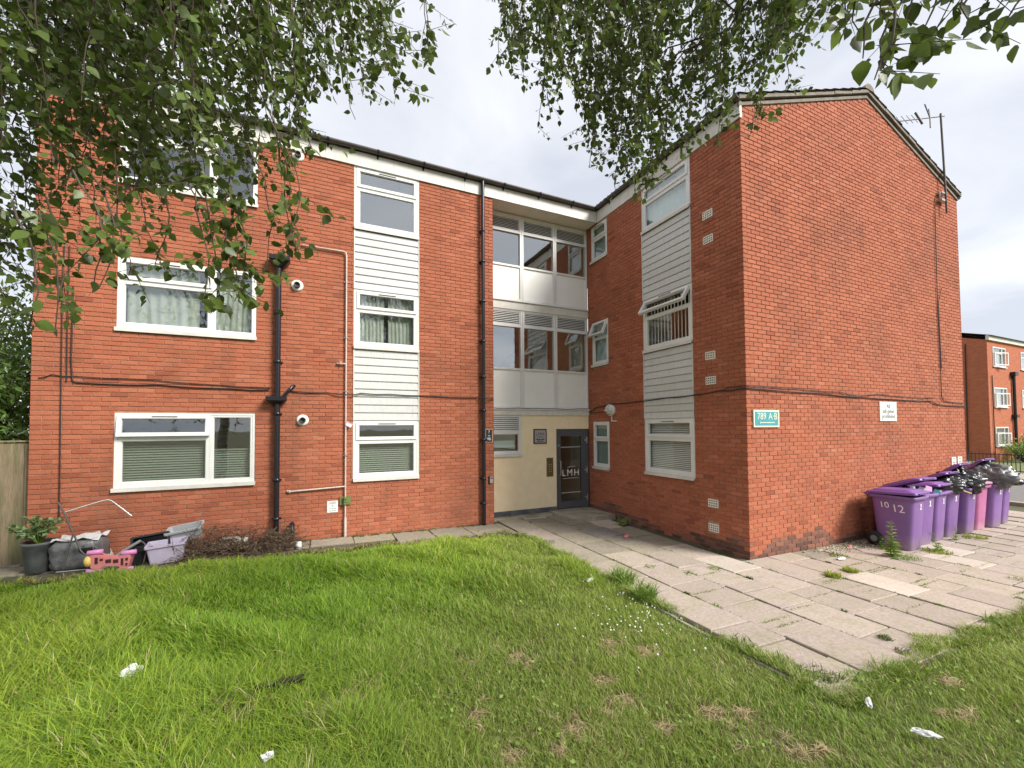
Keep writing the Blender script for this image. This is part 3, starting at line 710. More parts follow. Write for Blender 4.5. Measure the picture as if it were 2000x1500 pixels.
# stair flight and landing seen through the glass
mb = MB()
for k in range(14): mb.box(3.05+.24*k*.8, 3.05+.24*(k+1)*.8, 2.2, 3.2, 2.46+k*.19, 2.52+(k+1)*.19)
mb.box(3.02, 4.2, 2.0, 2.06, 3.3, 3.4); mb.build('stair_flight', 'room', BL)
lp = thing('ceiling_light', 'round lit ceiling light inside the first floor stairwell', 'ceiling light', (4.72, 1.3, 5.155))
mb = MB(); mb.lathe([(.145, -.005), (.15, -.03), (.12, -.065), (.05, -.078)], 20); mb.build('diffuser', 'lamp_glow', lp)
mb = MB(); mb.lathe([(.165, 0), (.165, -.028), (.152, -.032)], 20); mb.build('base', 'light_plastic', lp)

# ---- ground floor of the recess: cream render, small window, door
mb = MB()
for (a, b, c, d) in ((XA+.006, 3.90, .165, 1.475), (3.90, 4.895, .165, 2.474), (4.895, XB-.006, 2.125, 2.474)):
    mb.box(a, b, -.10, .0, c, d, FR)
cw = mb.build('rendered_wall', 'cream_render', BL)
MB().box(XA+.008, 4.893, -.10, .010, -.10, .163, FR).build('plinth', 'plinth_grey', BL)
w = window(FR, XA+.006, 3.898, 1.478, 2.472, [(0, 1, 0, .56, 'thin')], sill=True, vent_slot=False)
grille(FR, XA+.04, 3.864, 2.065, 2.438, w, 7)
MB().box(XA+.04, 3.864, -.075, -.008, 2.02, 2.064, FR).build('transom', 'upvc', w)
# door
dz0, dz1, da, db = .09, 2.115, 4.905, XB-.022
mb = MB(); fw_ = .035
mb.box(da, da+fw_, -.09, .004, dz0, dz1, FR); mb.box(db-fw_, db, -.09, .004, dz0, dz1, FR); mb.box(da+fw_, db-fw_, -.09, .004, dz1-fw_, dz1, FR); mb.box(da+fw_, db-fw_, -.09, .004, dz0, dz0+.02, FR)
dr = mb.build('door', 'door_grey', BL)
la, lb, lz0, lz1 = da+fw_+.004, db-fw_-.004, dz0+.024, dz1-fw_-.004
ga, gb, gz0, gz1 = 5.018, 5.645, .27, 1.94
mb = MB(); mb.box(la, ga, -.06, .012, lz0, lz1, FR); mb.box(gb, lb, -.06, .012, lz0, lz1, FR); mb.box(ga, gb, -.06, .012, lz0, gz0, FR); mb.box(ga, gb, -.06, .012, gz1, lz1, FR)
mb.build('door_leaf', 'door_grey', dr)
MB().box(ga, gb, -.03, -.022, gz0, gz1, FR).build('pane', 'glass_plain', dr)
mb = MB(); mb.tube([FR(4.985, .012, .93), FR(4.985, .058, .94), FR(4.985, .062, .99), FR(4.985, .062, 1.25), FR(4.985, .058, 1.30), FR(4.985, .012, 1.31)], .013, 8); mb.build('handle', 'steel', dr)
for z in (.33, 1.05, 1.83):
    mb = MB(); mb.box(5.745, 5.80, .012, .022, z-.025, z+.025, FR); mb.tube([FR(5.812, .02, z-.085), FR(5.812, .02, z+.085)], .014, 8); mb.box(5.80, 5.845, .004, .014, z-.06, z+.06, FR); mb.build('hinge', 'steel', dr)
for z in (1.655, .485):
    mb = MB()
    for k in range(12): mb.box(ga+.03+k*.05, ga+.058+k*.05, -.0215, -.0195, z-.011, z+.011, FR)
    mb.build('safety_dots', 'ink_soft' if False else 'sign_white', dr)
text_on('LMH', .235, 'paint_white', FR, 5.33, -.020, .985, dr, depth=.0008, spacing=1.25)
MB().box(5.10, 5.22, -.0212, -.0195, .842, .850, FR).build('lettering', 'paint_white', dr); MB().box(5.24, 5.38, -.0212, -.0195, .845, .853, FR).build('lettering', 'paint_white', dr); MB().box(5.40, 5.56, -.0212, -.0195, .848, .856, FR).build('lettering', 'paint_white', dr)
mb = MB(); mb.tube([FR(5.33-.09, -.02, 1.12), FR(5.33, -.02, 1.16), FR(5.33+.06, -.02, 1.145), FR(5.33+.14, -.02, 1.155)], .006, 5); mb.build('lettering', 'paint_white', dr)
mb = MB(); mb.lathe([(.03, 0), (.03, .002)], 16, FR(4.955, .012, 1.70), (0, -1, 0)); mb.build('sticker', 'teal', dr)

# ------------------------------------------------------------------ pipes, cables, signs and other fittings on the walls
def plane_pt(u, v, ax, val):
    d = ray(u, v); t = (val-CAM[ax])/d[ax]; return CAM+d*t
onA = lambda u, v, o=.0: tuple(plane_pt(u, v, 1, -o))
onB = lambda u, v, o=.0: tuple(plane_pt(u, v, 0, XB-o))
onC = lambda u, v, o=.0: tuple(plane_pt(u, v, 1, YC-o))
onR = lambda u, v, o=.0: tuple(plane_pt(u, v, 1, YR-o))
# soil and rain pipes (fixed to the block)
def hopper(x, z, w=.34, h=.19):
    mb = MB(); prof = [(w/2, 0), (w/2, -.07), (w*.20, -h), (.048, -h-.03)]
    ring = lambda hw, zz: [(x-hw, -.03, z+zz), (x+hw, -.03, z+zz), (x+hw, -.03-min(.17, hw*1.1), z+zz), (x-hw, -.03-min(.17, hw*1.1), z+zz)]
    mb.loft([ring(a, b) for a, b in prof], True, True, False); return mb
def downpipe(x, segs, collars, r, extra=()):
    mb = MB()
    for z0, z1 in segs: mb.tube([(x, -.085, z0), (x, -.085, z1)], r, 12)
    root = mb.build('downpipe', 'pipe_black', BL)
    for z in collars:
        m2 = MB(); m2.lathe([(r+.001, -.03), (r+.009, -.028), (r+.009, .028), (r+.001, .03)], 12, (x, -.085, z)); m2.box(x-r-.03, x+r+.03, -.04, .0, z-.012, z+.012); m2.build('pipe_collar', 'pipe_black', root)
    return root
d1 = downpipe(-1.295, [(-.1, 2.56), (2.56, 5.12)], [.55, 1.25, 2.45, 3.4, 4.3], .046)
hopper(-1.28, 5.33).build('hopper', 'pipe_black', d1); hopper(-1.31, 2.76, .33, .15).build('hopper', 'pipe_black', d1)
mb = MB(); mb.tube([(-1.22, -.09, 2.74), (-1.13, -.11, 2.86), (-1.06, -.10, 2.95), (-1.03, -.02, 2.97)], .03, 8); mb.build('waste_pipe', 'pipe_black', d1)
downpipe(2.712, [(-.08, ZF+.30)], [.5, 1.05, 1.9, 2.55, 3.3, 4.1, 5.0, 5.9, 6.6], .040)
mb = MB(); mb.tube([(-1.045, -.14, -.05), (-1.045, -.14, .34), (-1.045, -.11, .40), (-1.045, -.0, .41)], .048, 10); mb.build('gully_pipe', 'pipe_black', BL)
# boiler flue terminals
for i, (x, z) in enumerate(((-.995, 4.87), (-.885, 2.335), (-1.0, 7.36))):
    t = thing('boiler_flue', ['round white boiler flue beside the upper hopper of the black soil pipe', 'round white boiler flue level with the ground floor window heads', 'round white boiler flue tucked under the white fascia board'][i], 'flue', (x, 0, z), 0, 'boiler flues on the left wing')
    mb = MB(); mb.lathe([(.105, .0), (.105, .012), (.085, .022), (.066, .025)], 20, (0, 0, 0), (0, -1, 0)); mb.build('wall_seal', 'light_plastic', t)
    mb = MB(); mb.lathe([(.055, .02), (.055, .085), (.040, .09), (.040, .05)], 16, (0, 0, 0), (0, -1, 0)); mb.build('terminal', 'gutter_grey' if i != 1 else 'ink', t)
# air bricks in the side wall
for i, z in enumerate((6.095, 5.628, 3.473, 3.012, .777, .334)):
    y0, w, h = 3.369, .215, .145; mb = MB()
    nx_, nz_ = 5, 3; cs = [y0-w/2]; 
    for k in range(nx_): c = y0-w/2+w*(k+.75)/(nx_+.5); cs += [c-.011, c+.011]
    cs.append(y0+w/2); zs_ = [z-h/2]
    for k in range(nz_): c = z-h/2+h*(k+.75)/(nz_+.5); zs_ += [c-.012, c+.012]
    zs_.append(z+h/2)
    for a in range(len(cs)-1):
        for b in range(len(zs_)-1):
            hole = a % 2 == 1 and b % 2 == 1
            dd = -.03 if hole else .004
            mb.quad(FB(cs[a], dd, zs_[b]), FB(cs[a+1], dd, zs_[b]), FB(cs[a+1], dd, zs_[b+1]), FB(cs[a], dd, zs_[b+1]))
            if hole:
                e = [(cs[a], zs_[b]), (cs[a+1], zs_[b]), (cs[a+1], zs_[b+1]), (cs[a], zs_[b+1])]
                for q in range(4): p, r_ = e[q], e[(q+1) % 4]; mb.cur = 1; mb.quad(FB(p[0], .004, p[1]), FB(r_[0], .004, r_[1]), FB(r_[0], -.03, r_[1]), FB(p[0], -.03, p[1])); mb.cur = 0
    e = [(cs[0], zs_[0]), (cs[-1], zs_[0]), (cs[-1], zs_[-1]), (cs[0], zs_[-1])]
    for q in range(4): p, r_ = e[q], e[(q+1) % 4]; mb.quad(FB(p[0], .004, p[1]), FB(r_[0], .004, r_[1]), FB(r_[0], -.02, r_[1]), FB(p[0], -.02, p[1]))
    for f in range(len(mb.f)):
        pass
    o = mb.build('air_brick', ['soffit', 'ink'], wallB)  # hole sides and backs coloured near black for the shade inside
    for p in o.data.polygons:
        if p.center.x > XB+.02: p.material_index = 1
# gas riser
gp = thing('gas_riser_pipe', 'thin pinkish gas riser pipe beside the narrow boarded window bay', 'gas pipe', (-.135, 0, .06))
G = lambda pts: [(p[0]+.135, p[1], p[2]-.06) for p in pts]
mb = MB(); mb.tube(G([(-.92, -.01, 5.645), (-.915, -.035, 5.645), (-.20, -.04, 5.645), (-.15, -.04, 5.63), (-.135, -.04, 5.58), (-.135, -.04, .45)]), .0145, 8); mb.build('riser', 'gas_pipe', gp)
mb = MB(); mb.tube(G([(-.135, -.04, .0), (-.135, -.04, .46)]), .026, 10); mb.build('sleeve', 'gas_pipe', gp)
mb = MB(); mb.tube(G([(-.135, -.04, 1.055), (-1.08, -.035, 1.02)]), .0145, 8); mb.tube(G([(-1.08, -.035, 1.02), (-1.13, .0, 1.02)]), .026, 8); mb.build('branch', 'gas_pipe', gp)
mb = MB(); mb.tube(G([(-.135, -.04, 3.435), (-.29, -.04, 3.435), (-.30, .0, 3.435)]), .0145, 8); mb.tube(G([(-.23, -.04, 3.42), (-.23, -.04, 3.48)]), .012, 6); mb.build('branch', 'gas_pipe', gp)
for z in (1.65, 2.9, 3.95, 5.05):
    mb = MB(); mb.box(-.04, .04, -.022, .0, z-.07, z-.05); mb.lathe([(.02, -.012), (.02, .012)], 10, (0, -.04, z-.06)); mb.build('pipe_clip', 'steel', gp)
mb = MB(); mb.box(-.10, .10, -.028, -.012, .64, .80); mb.box(-.03, .03, -.085, -.028, .65, .69); mb.box(-.03, .03, -.085, -.028, .705, .735); mb.box(-.03, .03, -.085, -.028, .755, .79); mb.build('valve_bracket', 'far_hedge', gp)
tg = thing('pipe_tag', 'small white safety tag hanging askew on the thin gas pipe', 'tag', (-.07, -.065, 2.26))
tg.rotation_euler = (0, R(28), 0); MB().box(-.055, .055, -.003, .003, -.05, .03).build('card', 'sign_white', tg); MB().box(-.05, .05, -.0055, -.003, .012, .026).build('stripe', 'toy_pink', tg)
sg = thing('gas_sign', 'small white gas valve sign beside the pipe bracket', 'sign', (-.36, 0, .68))
MB().box(-.095, .095, -.008, .0, -.11, .11).build('plate', 'sign_white', sg)
for txt, s, z, m in (('GAS', .062, .072, 'ink'), ('V', .06, .018, 'ink'), ('ON  OFF', .03, -.038, 'ink_soft'), ('VALVE', .026, -.078, 'ink_soft')):
    if txt in ('GAS', 'V'):
        me = text_mesh(txt, s, m, .0006); me.transform(Matrix(((1, 0, 0, 0), (0, 0, -1, -.0088), (0, 1, 0, z), (0, 0, 0, 1)))); link(me, 'lettering', sg)
    else:
        for k in range(3): MB().box(-.06+k*.042, -.06+k*.042+.03, -.0095, -.008, z-.006, z+.006).build('lettering', m, sg)
# surface cables
def cable(name, pts, r, label, loc=None):
    mb = MB(); P = [Vector(p) for p in pts]; q = []
    for i in range(len(P)-1):
        n = max(2, int((P[i+1]-P[i]).length/.25))
        for k in range(n): t = k/n; pp = P[i].lerp(P[i+1], t); q.append(pp+Vector((0, 0, -.012*math.sin(math.pi*t)+random.gauss(0, .002))))
    q.append(P[-1]); o = q[0].copy(); mb.tube([p-o for p in q], r, 6); ob = mb.build(name, 'cable', loc=o, label=label, cat='cable'); return ob
o_ = .016
cable('wall_cable', [onA(75, 738, o_), onA(100, 732, o_), onA(150, 735, o_), onA(300, 742, o_), onA(430, 752, o_), onA(528, 758, o_)], .007, 'thin upper cable running below the first floor windows to the soil pipe')
cable('wall_cable', [onA(143, 560, o_), onA(139, 700, o_), onA(141, 742, o_), onA(150, 748, o_), onA(310, 752, o_), onA(450, 759, o_), onA(525, 762, o_)], .010, 'thicker black cable bending from the left corner towards the soil pipe')
cable('wall_cable', [onA(126, 480, o_), onA(122, 560, o_), onA(119, 760, o_), onA(117, 900, o_), onA(115, 1010, o_)], .008, 'dark cable dropping straight down near the left corner of the block')
cable('wall_cable', [onA(136, 480, o_), onA(132, 600, o_), onA(130, 745, o_)], .008, 'short dark cable dropping to a clip near the left corner of the block')
cable('wall_cable', [onA(567, 764, .02), onA(640, 767, .02), onA(680, 771, .055), onA(705, 768, .03), onA(760, 770, .03), onA(830, 773, .02), onA(932, 777, .02), onA(946, 777, .14), onA(964, 779, .02)], .010, 'black cable crossing the white boards from soil pipe to rainwater pipe')
cable('wall_cable', [FR(XA+.03, .052, 2.642), FR(3.8, .055, 2.643), FR(4.6, .055, 2.642), FR(5.85, .052, 2.65)], .010, 'black cable clipped under the stairwell glazing above the entrance')
cable('wall_cable', [onB(1152, 804, .02), onB(1163, 796, .02), onB(1190, 789, .02), onB(1250, 784, .02), onB(1300, 777, .03), onB(1355, 772, .03), onB(1400, 764, .02), onB(1458, 758, .02), FC(XB+.01, .02, 2.82)], .011, 'black cable rising across the white boards to the gable corner')
cable('wall_cable', [onB(1405, 763, .02), onB(1420, 757, .02), onB(1459, 752, .02), FC(XB+.01, .018, 2.86), onC(1500, 755, .018), onC(1560, 759, .018), onC(1640, 765, .018), onC(1672, 772, .018), onC(1715, 769, .018), onC(1780, 776, .018), onC(1825, 776, .018)], .006, 'thin wavering cable above the thicker one on the gable wall')
cable('wall_cable', [FC(XB+.0, .02, 2.82), onC(1490, 760, .02), onC(1600, 768, .02), onC(1690, 776, .02), onC(1750, 780, .02), onC(1818, 783, .02), onC(1832, 790, .02), onC(1886, 794, .02)], .010, 'thick black cable running along the gable wall above the signs')
cable('wall_cable', [onC(1826, 388, .02), onC(1828, 480, .02), onC(1831, 590, .02), onC(1836, 690, .02), onC(1839, 775, .02), onC(1844, 783, .02), onC(1884, 787, .02)], .008, 'aerial lead dropping down the gable wall from the roof edge')
cable('wall_cable', [onC(1839, 562, .02), onC(1833, 590, .022), onC(1836, 660, .022), onC(1839, 720, .022)], .006, 'short loose cable looping beside the aerial lead on the gable')
cable('light_flex', [onB(1151, 806, .015), onB(1188, 803, .015)], .007, 'short flex feeding the round bulkhead light above the small window')
# bulkhead light
bk = thing('bulkhead_light', 'round white bulkhead light on the side wall above the small ground floor window', 'wall light', FB(.515, 0, 2.575)); bk.rotation_euler = (0, 0, -math.pi/2)
mb = MB(); mb.lathe([(.135, .0), (.14, .02), (.14, .055), (.125, .075)], 24, (0, 0, 0), (0, -1, 0)); mb.build('base', 'light_plastic', bk)
mb = MB(); mb.lathe([(.118, .07), (.112, .095), (.085, .115), (.04, .124), (.005, .126)], 24, (0, 0, 0), (0, -1, 0)); mb.build('lens', 'light_lens', bk)
mb = MB(); mb.tube([(.13*math.cos(t), -.085-.02*math.cos(t*2)*0, .13*math.sin(t)) for t in np.linspace(R(-10), R(190), 14)], .016, 6); mb.build('hood', 'light_plastic', bk)
mb = MB(); mb.box(-.135, .135, -.135, -.115, -.008, .010); mb.build('bar', 'light_plastic', bk)
mb = MB(); mb.box(-.012, .012, -.02, .0, -.27, -.12); mb.box(.0, .19, -.02, .0, -.275, -.252); mb.build('conduit', 'light_plastic', bk)
# signs
s1 = thing('street_number_sign', 'teal sign with cream border reading 789 A·B on the gable corner', 'sign', (6.375, YC, 2.30)); s1.rotation_euler = (0, 0, 0)
MB().box(-.335, .335, -.022, .0, -.148, .148).build('border', 'sign_cream', s1); MB().box(-.302, .302, -.026, -.022, -.118, .118).build('panel', 'teal', s1)
def flat_text(parent, txt, size, m, y, x, z, **kw):
    me = text_mesh(txt, size, m, .0008, **kw); me.transform(Matrix(((1, 0, 0, x), (0, 0, -1, y), (0, 1, 0, z), (0, 0, 0, 1)))); return link(me, 'lettering', parent)
flat_text(s1, '789', .165, 'sign_cream', -.0272, -.135, .035, xs=.95); flat_text(s1, 'A·B', .165, 'sign_cream', -.0272, .155, .035, xs=.95)
mb = MB(); mb.box(-.17, .20, -.0285, -.0262, -.075, -.062); mb.add([(-.19, -.0285, -.0685), (-.165, -.0285, -.045), (-.165, -.0285, -.092)], [(0, 2, 1)]); mb.build('lettering', 'sign_cream', s1)
s2 = thing('ball_games_sign', 'white square sign reading All ball games prohibited on the gable wall', 'sign', (10.34, YC, 2.46))
MB().box(-.335, .335, -.014, .0, -.20, .205).build('plate', 'sign_white', s2)
mb = MB()
for (a, b, c, d) in ((-.30, .30, .172, .178), (-.30, .30, -.176, -.170), (-.306, -.300, -.17, .172), (.300, .306, -.17, .172)): mb.box(a, b, -.0155, -.014, c, d)
mb.build('border_line', 'ink_soft', s2)
flat_text(s2, 'All', .125, 'ink', -.0152, .0, .108); flat_text(s2, 'ball games', .122, 'ink', -.0152, .0, .005, xs=.92); flat_text(s2, 'prohibited', .122, 'ink', -.0152, .0, -.102, xs=1.0)
for i, x in enumerate((13.24, 13.55)):
    s3 = thing('notice_plate', ['small white printed notice beside its twin, on the gable nearer the signs', 'small white printed notice nearest the far end of the gable wall'][i], 'sign', (x, YC, 1.29))
    MB().box(-.115, .115, -.012, .0, -.135, .105).build('plate', 'sign_white', s3)
    for z, w in ((.065, .06), (.02, .025), (-.02, .07), (-.06, .04), (-.10, .07)): MB().box(-w, w, -.0138, -.012, z-.010, z+.010).build('lettering', 'ink_soft', s3)
s4 = thing('entrance_plaque', 'grey plaque in a dark frame reading LMH on the cream wall', 'plaque', FR(4.42, 0, 1.945))
MB().box(-.185, .185, -.020, .0, -.185, .185).build('frame', 'plaque_frame', s4); MB().box(-.155, .155, -.024, -.020, -.155, .155).build('plate', 'plaque', s4)
flat_text(s4, 'LMH', .115, 'ink', -.0248, -.01, .055, spacing=1.1)
for z, w in ((-.005, .09), (-.03, .10)): MB().box(-w, w, -.0262, -.024, z-.006, z+.006).build('lettering', 'ink_soft', s4)
for z, a, b in ((-.075, -.115, .01), (-.075, .025, .115), (-.12, -.085, -.02), (-.12, -.005, .02), (-.12, .035, .08)): MB().box(a, b, -.0262, -.024, z-.014, z+.014).build('lettering', 'ink', s4)
s5 = thing('intercom_panel', 'narrow bronze intercom panel between the cream wall plaque and the door', 'intercom', FR(4.695, 0, 1.165))
MB().box(-.093, .093, -.016, .0, -.235, .235).build('surround', 'bronze', s5); MB().box(-.070, .070, -.020, -.016, -.205, .205).build('plate', 'bronze', s5)
for k in range(4):
    for sx_ in (-.026, .026):
        mb = MB(); mb.lathe([(.013, 0), (.013, .008), (.010, .010)], 10, (sx_, -.020, .06-k*.055), (0, -1, 0)); mb.build('button', 'steel', s5)
mb = MB()
for k in range(5): mb.box(-.04, .04, -.0215, -.020, .115+k*.016, .121+k*.016)
mb.build('speaker_slots', 'ink', s5, kind='stuff')
s6 = thing('number_plate', 'black flat number plate reading 7 to 9B on the brick pier', 'sign', (2.865, 0, 1.99))
MB().box(-.075, .075, -.012, .0, -.14, .14).build('plate', 'black_plate', s6)
mb = MB()
for (a, b, c, d) in ((-.075, .075, .140, .146), (-.075, .075, -.146, -.140), (-.081, -.075, -.146, .146), (.075, .081, -.146, .146)): mb.box(a, b, -.014, .0, c, d)
mb.build('edge', 'sign_cream', s6)
flat_text(s6, '7', .085, 'paint_white', -.0128, .0, .082); flat_text(s6, 'to', .062, 'paint_white', -.0128, .0, .005); flat_text(s6, '9B', .085, 'paint_white', -.0128, .0, -.075)
s7 = thing('fob_reader', 'small black and silver door fob reader low on the brick pier', 'fob reader', (2.905, 0, 1.0))
MB().box(-.05, .045, -.02, .0, -.085, .085).build('housing', 'black_plate', s7); MB().box(-.028, .042, -.032, -.02, -.072, .078).build('cover', 'steel', s7); MB().box(-.012, .03, -.034, -.032, .03, .055).build('sensor', 'black_plate', s7)
# TV aerial on the gable
ae = thing('tv_aerial', 'old television aerial on a leaning pole at the gable roof edge', 'aerial', (13.05, YC-.10, 7.52))
mb = MB(); mb.tube([(.03, 0, -.25), (-.10, .0, 2.15)], .022, 8); mb.build('pole', 'gutter_grey', ae)
mb = MB(); mb.box(-.18, .08, .0, .10, .02, .07); mb.box(-.18, .08, .0, .10, .20, .24); mb.tube([(-.15, .05, .02), (-.22, .03, .12), (-.2, .03, .22)], .012, 6); mb.build('bracket', 'steel', ae)
bm_ = lambda t: Vector((-.06, 0, 2.09)).lerp(Vector((-1.30, .42, 1.86)), t)
mb = MB(); mb.tube([bm_(-.06), bm_(1)], .012, 6); mb.build('boom', 'gutter_grey', ae)
for t in (.98, .88, .77, .66, .56):
    mb = MB(); c = bm_(t); mb.tube([c+Vector((.02, -.05, -.10)), c+Vector((-.02, .05, .14))], .006, 5); mb.build('element', 'gutter_grey', ae)
mb = MB(); c = bm_(.47); mb.tube([c+Vector((.06, -.04, -.13)), c+Vector((-.06, .04, .17))], .024, 6); mb.build('dipole', 'gutter_grey', ae)
for e in ((-.10, .05, .34), (-.14, -.05, -.32), (.06, .04, .26)):
    mb = MB(); c = bm_(.24); mb.tube([c, c+Vector(e)], .013, 6); mb.build('reflector', 'gutter_grey', ae)
# ---- curtains and blinds behind the panes
def folds(fr, a, b, z0, z1, d, m, name, label, cat, amp=.010, n=60, cut=None, waves=7):
    A = Vector(fr((a+b)/2, d, z0)); mb = MB(); rows = 10; V = []
    for j in range(rows+1):
        z = z0+(z1-z0)*j/rows
        for i in range(n+1):
            t = i/n; aa, bb = a, b
            if cut: aa, bb = cut(j/rows)
            s = aa+(bb-aa)*t; V.append(Vector(fr(s, d+amp*math.sin(t*waves*6.283+j*.08)+amp*.4*math.sin(t*17.3), z))-A)
    mb.add(V, [(j*(n+1)+i, j*(n+1)+i+1, (j+1)*(n+1)+i+1, (j+1)*(n+1)+i) for j in range(rows) for i in range(n)], True)
    return mb.build(name, m, loc=A, label=label, cat=cat)
folds(FA, -3.5, -2.52, 3.86, 4.97, -.13, 'curtain', 'floral_curtain', 'pale floral curtain hanging left of the dark gap, first floor wide window', 'curtain')
folds(FA, -2.52, -1.70, 3.86, 4.97, -.14, 'curtain', 'floral_curtain', 'pale floral curtain pulled aside by the dark gap, first floor wide window', 'curtain', cut=lambda t: (-2.36+.17*t**.7-.02, -1.70))
folds(FA, .09, .60, 3.85, 4.90, -.13, 'curtain', 'net_curtain', 'pale curtain hanging in the middle window of the left boarded bay', 'curtain')
folds(FA, .68, 1.22, 3.85, 4.90, -.13, 'curtain', 'net_curtain', 'pale curtain drawn to the right side of the left bay middle window', 'curtain')
folds(FB, 1.70, 2.93, 6.50, 7.40, -.13, 'sheet_pale', 'pale_sheet', 'pale green sheet hung across the top window of the right bay', 'curtain', amp=.008)
def hblind(fr, a, b, z0, z1, d, m, name, label, pitch=.03, tilt=.6):
    t = thing(name, label, 'blind', fr((a+b)/2, d, z0)); t0 = Vector(t.location); mb = MB(); z = z0
    while z < z1:
        h = pitch*.62
        q = [fr(a, d-.011*tilt, z+h), fr(b, d-.011*tilt, z+h), fr(b, d+.011*tilt, z), fr(a, d+.011*tilt, z)]
        mb.add([Vector(p)-t0 for p in q], [(0, 1, 2, 3)]); z += pitch
    mb.build('slats', m, t, kind='stuff'); m2 = MB(); q = MB().box(a, b, d-.02, d+.02, z1, z1+.03, fr); q.v = [tuple(Vector(p)-t0) for p in q.v]; q.build('head_rail', m, t); return t
hblind(FA, -3.52, -2.34, 1.26, 2.02, -.12, 'blind_dark', 'venetian_blind', 'dark venetian blind in the wide part of the ground floor wide window', .042)
hblind(FA, -2.28, -1.70, 1.26, 1.80, -.12, 'blind_dark', 'venetian_blind', 'dark half-lowered venetian blind in the narrow part of the ground floor window', .042)
hblind(FA, .09, 1.21, 1.22, 1.90, -.12, 'blind_dark', 'venetian_blind', 'greenish venetian blind in the ground floor window of the left bay', .042)
hblind(FB, 1.72, 2.91, 1.22, 2.28, -.12, 'blind_white', 'venetian_blind', 'white venetian blind in the ground floor window of the right bay', .038)
vb = thing('vertical_blind', 'vertical strip blind behind the open first floor vent', 'blind', FB(2.31, -.14, 3.86)); v0 = Vector(vb.location)
for k in range(13):
    s = 1.74+k*.093; mb = MB(); q = [FB(s, -.15, 3.86), FB(s+.055, -.12, 3.86), FB(s+.055, -.12, 4.85), FB(s, -.15, 4.85)]
    mb.add([Vector(p)-v0 for p in q], [(0, 1, 2, 3)]); mb.build('strip', 'blind_white', vb)
for o, nm in zip(smallB, ('ground floor', 'first floor', 'top floor')):
    MB().box(o[0]+.07, o[1]-.07, -.105, -.10, o[2]+.11, o[3]-.07, FB).build('obscured_film', 'frosted', BL)
wb = thing('paper_screen', 'pale paper strip behind the small window beside the entrance', 'paper', FR(3.45, -.2, 1.68)); t0 = Vector(wb.location)
MB().box(-.36, .36, -.005, .005, .0, .17).build('sheet', 'sheet_pale', wb)

# ------------------------------------------------------------------ wheelie bins
def scuff(name, col, zmax, seed):
    m = MATS[name]; t = m.node_tree; N = t.nodes; L = t.links; b = N['Principled BSDF']
    src = b.inputs['Base Color'].links[0].from_socket
    tcx = N.new('ShaderNodeTexCoord'); sp = N.new('ShaderNodeSeparateXYZ'); L.new(tcx.outputs['Object'], sp.inputs[0])
    n = N.new('ShaderNodeTexNoise'); n.inputs['Scale'].default_value = 5; n.inputs['Detail'].default_value = 8; L.new(N.new('ShaderNodeNewGeometry').outputs['Position'], n.inputs['Vector'])
    a = N.new('ShaderNodeMath'); a.operation = 'MULTIPLY_ADD'; a.inputs[1].default_value = -1/zmax; a.inputs[2].default_value = 1.0; L.new(sp.outputs['Z'], a.inputs[0])
    c = N.new('ShaderNodeMath'); c.operation = 'ADD'; L.new(a.outputs[0], c.inputs[0]); L.new(n.outputs['Fac'], c.inputs[1])
    mr = N.new('ShaderNodeMapRange'); mr.inputs['From Min'].default_value = .72; mr.inputs['From Max'].default_value = 1.35; mr.inputs['To Max'].default_value = .75; L.new(c.outputs[0], mr.inputs['Value'])
    mi = N.new('ShaderNodeMix'); mi.data_type = 'RGBA'; L.new(mr.outputs[0], mi.inputs[0]); L.new(src, mi.inputs[6]); mi.inputs[7].default_value = (*col, 1); L.new(mi.outputs[2], b.inputs['Base Color'])
scuff('bin_purple', (.26, .20, .25), .30, 1); scuff('bin_pink', (.50, .30, .36), .25, 2)
def rring(w, d, r, z, y0=0., n=4):
    p = []
    for cx, cy, a0 in ((w/2-r, d/2-r, 0), (-w/2+r, d/2-r, 90), (-w/2+r, -d/2+r, 180), (w/2-r, -d/2+r, 270)):
        for k in range(n+1):
            a = R(a0+90*k/n); p.append((cx+r*math.cos(a), y0+cy+r*math.sin(a), z))
    return p
def bin_body(m):
    mb = MB()
    mb.loft([rring(.43, .48, .07, .0, .0), rring(.45, .50, .08, .03, .0), rring(.485, .565, .09, .45, .0), rring(.52, .62, .09, .86, .0), rring(.525, .63, .09, .90), rring(.575, .70, .05, .915), rring(.58, .71, .05, .965), rring(.565, .695, .045, .97), rring(.49, .59, .06, .968), rring(.44, .52, .07, .60)], True, False)
    mb.add(rring(.44, .52, .07, .60), [tuple(range(20))])
    return mb.mesh('body', m)
def bin_lid(m):
    # hinge at the origin, lid reaches towards -y
    mb = MB(); f = lambda w, d, r, z: rring(w, d, r, z, -.36)
    mb.loft([f(.60, .74, .05, -.028), f(.605, .745, .05, .008), f(.58, .72, .05, .016), f(.50, .60, .07, .030), f(.47, .57, .07, .052), f(.30, .36, .07, .062)], False, True)
    mb.loft([f(.59, .73, .05, -.026), f(.49, .60, .07, .02), f(.28, .34, .07, .05)], False, True)
    mb.box(-.20, .20, -.755, -.725, -.012, .004)
    return mb.mesh('lid', m)
BODY = {m: bin_body(m) for m in ('bin_purple', 'bin_pink')}; LID = {'bin_purple': bin_lid('bin_lid'), 'bin_pink': bin_lid('bin_pink')}
mb = MB(); mb.lathe([(.04, -.03), (.10, -.028), (.108, -.01), (.108, .01), (.10, .028), (.04, .03)], 20, (0, 0, 0), (1, 0, 0)); WHEEL = mb.mesh('wheel', 'rubber'); WHEEL.transform(Matrix.Diagonal((1, 1.25, 1.25, 1)))
mb = MB(); mb.lathe([(.055, -.032), (.055, .032)], 14, (0, 0, 0), (1, 0, 0)); HUB = mb.mesh('hub', 'ink_soft')
